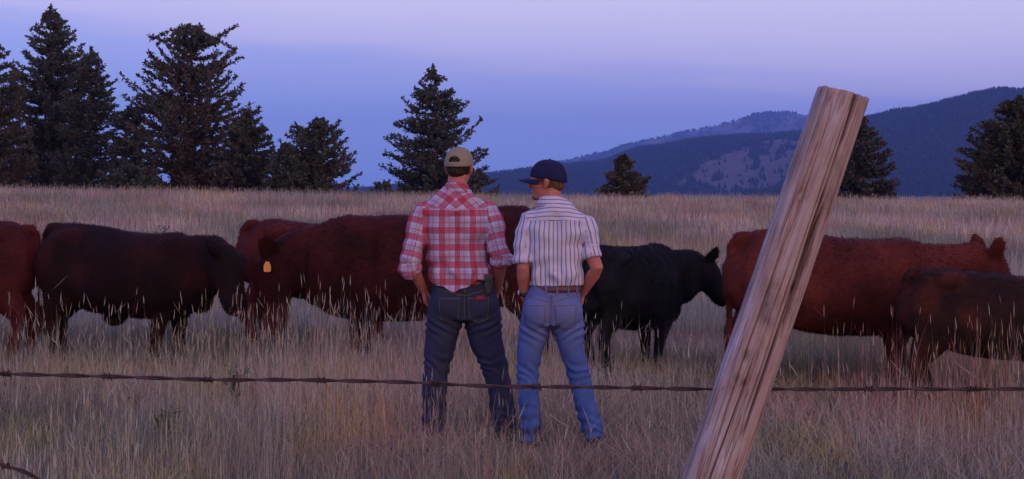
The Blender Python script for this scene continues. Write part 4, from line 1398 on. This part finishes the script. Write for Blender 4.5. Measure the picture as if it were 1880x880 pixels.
# man in the striped shirt (300 px per metre)
m2s = dict(
    cx=.0, head=(-.052, .012, 1.615), head_yaw=R(80), head_pitch=R(-2), neck=(-.030, -.0, 1.50), jaw=1.05,
    torso=[(.95, .0, 0, .150, .112), (1.0, .0, 0, .157, .118), (1.07, -.002, -.002, .163, .120), (1.16, -.006, 0, .168, .120), (1.25, -.006, 0, .178, .122), (1.32, -.006, -.005, .186, .122),
           (1.385, -.006, -.008, .182, .112), (1.43, -.010, -.008, .150, .098), (1.47, -.02, -.006, .108, .084), (1.50, -.028, -.004, .078, .072)],
    arms=[((-.160, -.005, 1.335), (-.200, -.045, 1.09), (-.188, .05, .90), (.30, .6, -.62), -1), ((.158, -.005, 1.325), (.250, -.06, 1.09), (.172, .06, .935), (-.35, .6, -.6), 1)],
    sleeves=[[((-.10, -.005, 1.385), (.07, .07)), ((-.160, -.005, 1.375), .078), ((-.186, -.012, 1.30), .072), ((-.190, -.024, 1.20), .068), ((-.190, -.035, 1.135), .067), ((-.190, -.038, 1.12), .066)],
             [((.10, -.005, 1.375), (.07, .07)), ((.158, -.005, 1.36), .078), ((.190, -.012, 1.29), .070), ((.212, -.030, 1.21), .064), ((.222, -.042, 1.165), .062), ((.224, -.045, 1.15), .061)]],
    arm_axes=[((-.165, -.005, 1.40), (-.188, -.025, 1.2), (-.19, -.04, 1.1)), ((.16, -.005, 1.39), (.205, -.03, 1.22), (.225, -.045, 1.12))],
    hem=.985, hem_fn=lambda x: .985 + 0 * x,
    yoke=lambda x: 1.375 + .05 * np.abs(x), mode='stripe', shirt_mat=stripes,
    pelvis=[(.74, -.02, 0, .160, .115), (.80, -.02, 0, .180, .125), (.86, -.018, -.002, .180, .130), (.93, -.005, 0, .163, .120), (.985, .0, 0, .148, .110)],
    butt=[(-.095, -.05, .825), (.055, -.05, .825)],
    jean_legs=[[((-.102, 0, .86), (.098, .105)), ((-.118, .0, .74), (.100, .105)), ((-.155, .0, .60), (.078, .092)), ((-.166, .01, .46), (.070, .080)), ((-.165, .0, .30), (.064, .074)), ((-.158, -.01, .14), (.060, .074)), ((-.153, -.01, .035), (.062, .078))],
               [((.062, 0, .86), (.100, .105)), ((.072, .0, .74), (.102, .106)), ((.096, .0, .60), (.080, .094)), ((.132, .01, .46), (.072, .082)), ((.172, .0, .30), (.066, .074)), ((.215, -.02, .14), (.060, .074)), ((.240, -.03, .05), (.062, .078))]],
    legs=[((-.10, 0, .86), (-.16, .01, .48), (-.157, -.01, .09)), ((.06, 0, .86), (.13, .01, .48), (.225, -.02, .10))],
    crotch=(-.036, .67), waist=.980, belt=(.0, 0, .152, .114), belt_mat=leather, jean_mat=denim_blue,
    feet=[(-.153, .0, 0, R(35)), (.238, -.01, 0.0, R(-10))])
b2, sh2, je2, M2 = person('man in blue striped short sleeved shirt, blue jeans and navy cap, looking left', 1020, 818, 300, m2s)
hair_shell(b2, M2, hair_fair, zlow=-.050)
cap(b2, M2 @ Matrix.Translation((0, -.010, .014)) @ Matrix.Rotation(R(6), 4, 'X'), navy, False, rx=.091, ry=.116, rz=.122, brim_len=.07)
q = Parts(); q.ball((0, .072, -.092), (.025, .022, .020)); q.transform(M2); o = q.build('beard', hair_fair, b2)
w0 = Vector((-.190, .032, .935)); dd = Vector((.05, .35, -.8)).normalized()
q = Parts(); q.tube([w0 - dd * .011, w0 + dd * .011], [.0365, .0365], seg=20, round_ends=False); wt = q.build('wristwatch', watch_m, b2)
q = Parts(); q.ball(w0 + Vector((-.036, -.006, .0)), (.006, .017, .017)); q.build('watch_face', metal, wt)
q = Parts(); q.ball((.038, -.133, .868), (.004, .003, .004)); q.build('rivet', metal, je2)


# ------------------------------------------------------------------ leaning post and barbed wire
def wood_mat():
    m, n, l, b = mat_new('weathered_wood', .85, .15)
    tc = N(n, 'ShaderNodeTexCoord')

    def noise(sc, scale, det, rough, dist=0):
        mp = N(n, 'ShaderNodeMapping', inputs={3: sc}); l.new(tc.outputs['Object'], mp.inputs[0])
        t = N(n, 'ShaderNodeTexNoise', inputs={2: scale, 3: det, 4: rough, 8: dist}); l.new(mp.outputs[0], t.inputs[0]); return t.outputs[0]

    def rmp(src, stops):
        q = N(n, 'ShaderNodeValToRGB'); l.new(src, q.inputs[0]); e = q.color_ramp.elements
        e[0].position, e[0].color = stops[0]; e[1].position, e[1].color = stops[-1]
        for p_, c_ in stops[1:-1]:
            k = e.new(p_); k.color = c_
        return q.outputs[0]

    def mul(a, b_, f=1.0):
        x = N(n, 'ShaderNodeMix', data_type='RGBA', blend_type='MULTIPLY'); x.inputs['Factor'].default_value = f
        l.new(a, x.inputs['A']); l.new(b_, x.inputs['B']); return x.outputs['Result']
    mott = noise((16, 16, 6), 1.0, 7, .62)
    base = rmp(mott, [(.30, (.20, .155, .15, 1)), (.43, (.40, .28, .25, 1)), (.55, (.46, .36, .34, 1)), (.70, (.60, .54, .56, 1))])
    fine = noise((150, 150, 4), 1.6, 5, .6)
    c = mul(base, rmp(fine, [(.32, (.68, .64, .62, 1)), (.55, (1, 1, 1, 1)), (.8, (1.15, 1.12, 1.1, 1))]), .8)
    lines = noise((42, 42, 1.3), 1.5, 3, .5, .3)
    c = mul(c, rmp(lines, [(.0, (1, 1, 1, 1)), (.465, (1, 1, 1, 1)), (.50, (.35, .24, .20, 1)), (.525, (1, 1, 1, 1)), (1, (1, 1, 1, 1))]), .75)
    spots = noise((26, 26, 12), 1.0, 2, .5)
    c = mul(c, rmp(spots, [(.0, (.25, .20, .20, 1)), (.24, (.25, .20, .20, 1)), (.31, (1, 1, 1, 1)), (1, (1, 1, 1, 1))]), .8)
    at = N(n, 'ShaderNodeAttribute', attribute_name='tint')
    c = mul(c, at.outputs['Color'])
    l.new(c, b.inputs['Base Color'])
    ad = N(n, 'ShaderNodeMath', operation='ADD'); l.new(fine, ad.inputs[0]); l.new(mott, ad.inputs[1])
    bp = N(n, 'ShaderNodeBump', inputs={0: .8, 1: .004}); l.new(ad.outputs[0], bp.inputs['Height']); l.new(bp.outputs[0], b.inputs['Normal'])
    return m


def post():
    nA, nL = 200, 240
    Ht = 1.858
    th = np.linspace(0, 2 * np.pi, nA, endpoint=False)
    zz = np.linspace(-.25, Ht, nL)
    TH, ZZ = np.meshgrid(th, zz)
    hw = .0600 - (.0600 - .0515) * np.clip(ZZ / Ht, 0, 1)
    c, s = np.cos(TH), np.sin(TH)
    pw = 3.2
    rr = (np.abs(c) ** pw + np.abs(s) ** pw) ** (-1 / pw)
    rr = np.minimum(rr, 1.22)
    rad = hw * rr * .985
    # camera side is -Y (angle 270 deg). long drying cracks follow the grain
    def groove(a0, z0, z1, dep, wid, wob=1.0, sd=0):
        a = a0 + .05 * wob * (vnoise(ZZ * 4, ZZ * 0 + sd, sd) - .5) * 2
        d = np.abs(((TH - a + np.pi) % (2 * np.pi)) - np.pi)
        env = sstep(z0 - .05, z0 + .08, ZZ) * (1 - sstep(z1 - .08, z1 + .05, ZZ))
        wd = wid * (.5 + vnoise(ZZ * 7, ZZ * 0 + 3, sd + 5))
        return dep * env * np.exp(-(d / wd) ** 2)
    A = np.radians
    gsum = groove(A(294), 1.15, 1.9, .022, .034, 1.2, 3) + groove(A(300), 1.38, 1.62, .022, .07, .6, 4)
    gsum = gsum + groove(A(259), .3, 1.30, .013, .020, 1, 5) + groove(A(285), .9, 1.95, .008, .012, 1.4, 6) + groove(A(244), .9, 1.5, .006, .02, 1, 7)
    gsum = gsum + groove(A(250), .2, .95, .005, .010, 1, 8) + groove(A(277), .5, 1.2, .004, .008, 1.6, 9) + groove(A(312), .3, 1.2, .006, .014, 1, 10)
    grain = (vnoise(TH * 34, ZZ * 2.4, 14) - .5) * .0022 + (vnoise(TH * 9, ZZ * 1.2, 15) - .5) * .0025
    lump = (fbm(TH * 1.5, ZZ * 1.6, 16, 3) - .5) * .005
    knot = np.zeros_like(TH)
    for (a, z_, r_) in ((A(259), 1.37, .012), (A(246), 1.29, .010), (A(240), 1.24, .010), (A(300), 1.45, .012), (A(246), .97, .008), (A(250), 1.63, .008)):
        d = np.hypot((((TH - a + np.pi) % (2 * np.pi)) - np.pi) * .06, ZZ - z_)
        knot += .004 * np.exp(-(d / r_) ** 2)
    rad = rad - gsum + grain + lump - knot
    Xv, Yv = rad * c, rad * s * .92
    topz = ZZ + sstep(Ht - .12, Ht, ZZ) * ((vnoise(TH * 6, TH * 0, 21) - .5) * .005 + .05 * Xv)
    V = np.stack([Xv.ravel(), Yv.ravel(), topz.ravel()], 1)
    idx = np.arange(nA * nL).reshape(nL, nA)
    Q = np.stack([idx[:-1], np.roll(idx, -1, 1)[:-1], np.roll(idx, -1, 1)[1:], idx[1:]], -1).reshape(-1, 4)
    top = V[idx[-1]]
    cen = top.mean(0)
    inner = cen + (top - cen) * .55 + np.array([0, 0, -.002])
    V = np.concatenate([V, inner, [cen + [0, 0, -.004]]])
    i0 = nA * nL
    a = np.arange(nA); a2 = (a + 1) % nA
    Q = np.concatenate([Q, np.stack([idx[-1][a], idx[-1][a2], i0 + a2, i0 + a], 1)])
    T = np.stack([i0 + a, i0 + a2, np.full(nA, i0 + nA)], 1)
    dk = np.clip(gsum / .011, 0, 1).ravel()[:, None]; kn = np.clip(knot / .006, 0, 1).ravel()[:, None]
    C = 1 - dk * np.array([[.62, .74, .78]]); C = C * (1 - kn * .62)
    C = np.concatenate([C, np.full((nA + 1, 3), .55)])
    o = mesh_np('fence_post', V, Q, T, wood_mat(), smooth=True, colors=C)
    o.location = (.074, 3.0, 0)
    o.rotation_euler = (0, math.atan(.342), 0)
    tag(o, 'thick weathered grey brown wooden fence post leaning to the right in the foreground', 'fence post')
    bpy.context.view_layer.update()
    zc = Z(713.5, 3.062); xc = .074 + .342 * zc
    q = Parts().tube([(xc - .004, 3.03, zc + .012), (xc - .004, 3.058, zc + .012), (xc, 3.071, zc + .004), (xc, 3.071, zc - .004), (xc + .004, 3.058, zc - .012), (xc + .004, 3.03, zc - .012)], [.0018] * 6, seg=6)
    st = q.build('staple', metal, o); st.matrix_parent_inverse = o.matrix_world.inverted()
    return o


post()
rust = noise_mat('rusty_wire', (.035, .018, .018), (.085, .042, .04), scale=40, rough=.6, spec=.4, bump=.4, bscale=300)


def wire(path, barbs, label, r=.0023, pitch=.085, barb_px=None):
    """two strands twisted round each other along a path, four-point barbs wound on"""
    path = [Vector(p) for p in path]
    cum = [0]
    for a, b in zip(path[:-1], path[1:]): cum.append(cum[-1] + (b - a).length)
    L = cum[-1]
    n = int(L / .006)
    ss = np.linspace(0, L, n)
    P_ = np.stack([np.interp(ss, cum, [p[i] for p in path]) for i in range(3)], 1)
    P_[:, 2] += (vnoise(ss * 5, ss * 0, 2) - .5) * .006
    q = Parts()
    for ph in (0, PI):
        a = ss / pitch * 2 * PI * .5 + ph
        off = np.stack([a * 0, np.cos(a), np.sin(a)], 1) * r * 1.05
        q.tube([tuple(p) for p in (P_ + off)[::1]], [r] * n, seg=6, side=(0, 0, 1), round_ends=False)
    o = q.build('barbed_wire', rust)
    tag(o, label, 'barbed wire')
    for s_ in barbs:
        c = Vector([float(np.interp(s_, ss, P_[:, i])) for i in range(3)])
        g = Parts()
        coil = [(c.x + (t / 26 - .5) * .020, c.y + math.cos(t * .9) * .0052, c.z + math.sin(t * .9) * .0052) for t in range(27)]
        g.tube(coil, [.0014] * 27, seg=5, side=(1, 0, 0), round_ends=False)
        for (dx, dy, dz) in ((-.008, -.006, .016), (.010, .004, -.012), (-.010, .008, -.010), (.008, -.008, .012)):
            g.tube([c + Vector((dx * .4, 0, 0)), c + Vector((dx, dy, dz))], [.0014, .0005], seg=5, round_ends=False)
        g.build('barb', rust, o)
    return o


dw = 3.062
top_line = [(-500, 676), (0, 686), (200, 692), (350, 696), (500, 699), (700, 703), (900, 708), (1100, 711), (1290, 713), (1440, 714), (1600, 717), (1700, 715), (1800, 713), (1900, 712), (2500, 700)]
pts = [(X(a, dw), dw, Z(b, dw)) for a, b in top_line]
x0_ = pts[0][0]
wire(pts, [X(a, dw) - x0_ for a in (-150, 12, 197, 382, 590, 800, 985, 1170, 1352, 1595, 1785, 1975, 2150)], 'rusty twisted barbed wire strand stretched across the whole frame in front of the men')
low = [(-500, 800), (-150, 832), (0, 852), (45, 866), (120, 905), (300, 985), (700, 1060), (1200, 1090), (1900, 1080), (2500, 1060)]
pts = [(X(a, dw), dw, Z(b, dw)) for a, b in low]
x0_ = pts[0][0]
wire(pts, [X(a, dw) - x0_ for a in (-180, 14, 230)], 'sagging lower barbed wire strand crossing the bottom left corner')

# ------------------------------------------------------------------ green weeds standing out of the straw
def weed(px, D, h, label, seed):
    r = np.random.default_rng(seed)
    gx = X(px, D); gz = float(ground_h(np.array([gx]), np.array([D]))[0])
    root = bpy.data.objects.new('weed', None); COL.objects.link(root); root.location = (gx, D, gz)
    tag(root, label, 'weed', 'green weeds in the straw')
    st = Parts(); K = []
    for i in range(7):
        a = r.uniform(0, 6.28); l = h * r.uniform(.6, 1.0); sp = r.uniform(.05, .30) * h
        tip = np.array([math.cos(a) * sp, math.sin(a) * sp, l])
        st.tube([(0, 0, 0), tuple(tip * np.array([.35, .35, .5])), tuple(tip)], [.006, .005, .002], seg=5, round_ends=False)
        for j in range(16):
            u = r.uniform(.3, 1); p = tip * np.array([u ** 1.5, u ** 1.5, u]); d = r.normal(0, 1, 3); d[2] = abs(d[2]) * .6; d /= np.linalg.norm(d)
            w = np.cross(d, r.normal(0, 1, 3)); w /= np.linalg.norm(w); L = r.uniform(.04, .09)
            K.append([p, p + d * L * .5 + w * .014, p + d * L, p + d * L * .5 - w * .014])
    st.build('stem', bark, root)
    K = np.array(K); b = np.arange(len(K)) * 4
    mesh_np('foliage', K.reshape(-1, 3), np.stack([b, b + 1, b + 2, b + 3], 1), None, grass_m, root, colors=np.repeat(np.array([[.10, .14, .07]]) * r.uniform(.6, 1.3, (len(K), 1)), 4, 0))


weed(292, 30, .62, 'dark green weed standing in the straw above the dark cow at left', 1)
weed(434, 10.6, .34, 'yellowish green weed in front of the two touching heads', 2)
weed(305, 8.9, .26, 'low green weed in the foreground below the barbed wire at left', 3)

# ------------------------------------------------------------------ haze
def haze():
    q = Parts()
    x0, x1, y0, y1, z0, z1 = -9000, 9000, -400, 15000, -25, 760
    q.add([(x0, y0, z0), (x1, y0, z0), (x1, y1, z0), (x0, y1, z0), (x0, y0, z1), (x1, y0, z1), (x1, y1, z1), (x0, y1, z1)],
          [(0, 3, 2, 1), (4, 5, 6, 7), (0, 1, 5, 4), (1, 2, 6, 5), (2, 3, 7, 6), (3, 0, 4, 7)])
    m = bpy.data.materials.new('air_haze'); m.use_nodes = True
    n, l = m.node_tree.nodes, m.node_tree.links
    n.remove(n['Principled BSDF'])
    pv = n.new('ShaderNodeVolumePrincipled')
    pv.inputs['Color'].default_value = (.25, .44, 1.0, 1)
    pv.inputs['Density'].default_value = 8.6e-5
    pv.inputs['Anisotropy'].default_value = 0.0
    l.new(pv.outputs[0], n['Material Output'].inputs['Volume'])
    o = q.build('haze', m, smooth=False)
    tag(o, 'blue evening haze filling the air towards the hills', 'haze', kind='stuff')


haze()
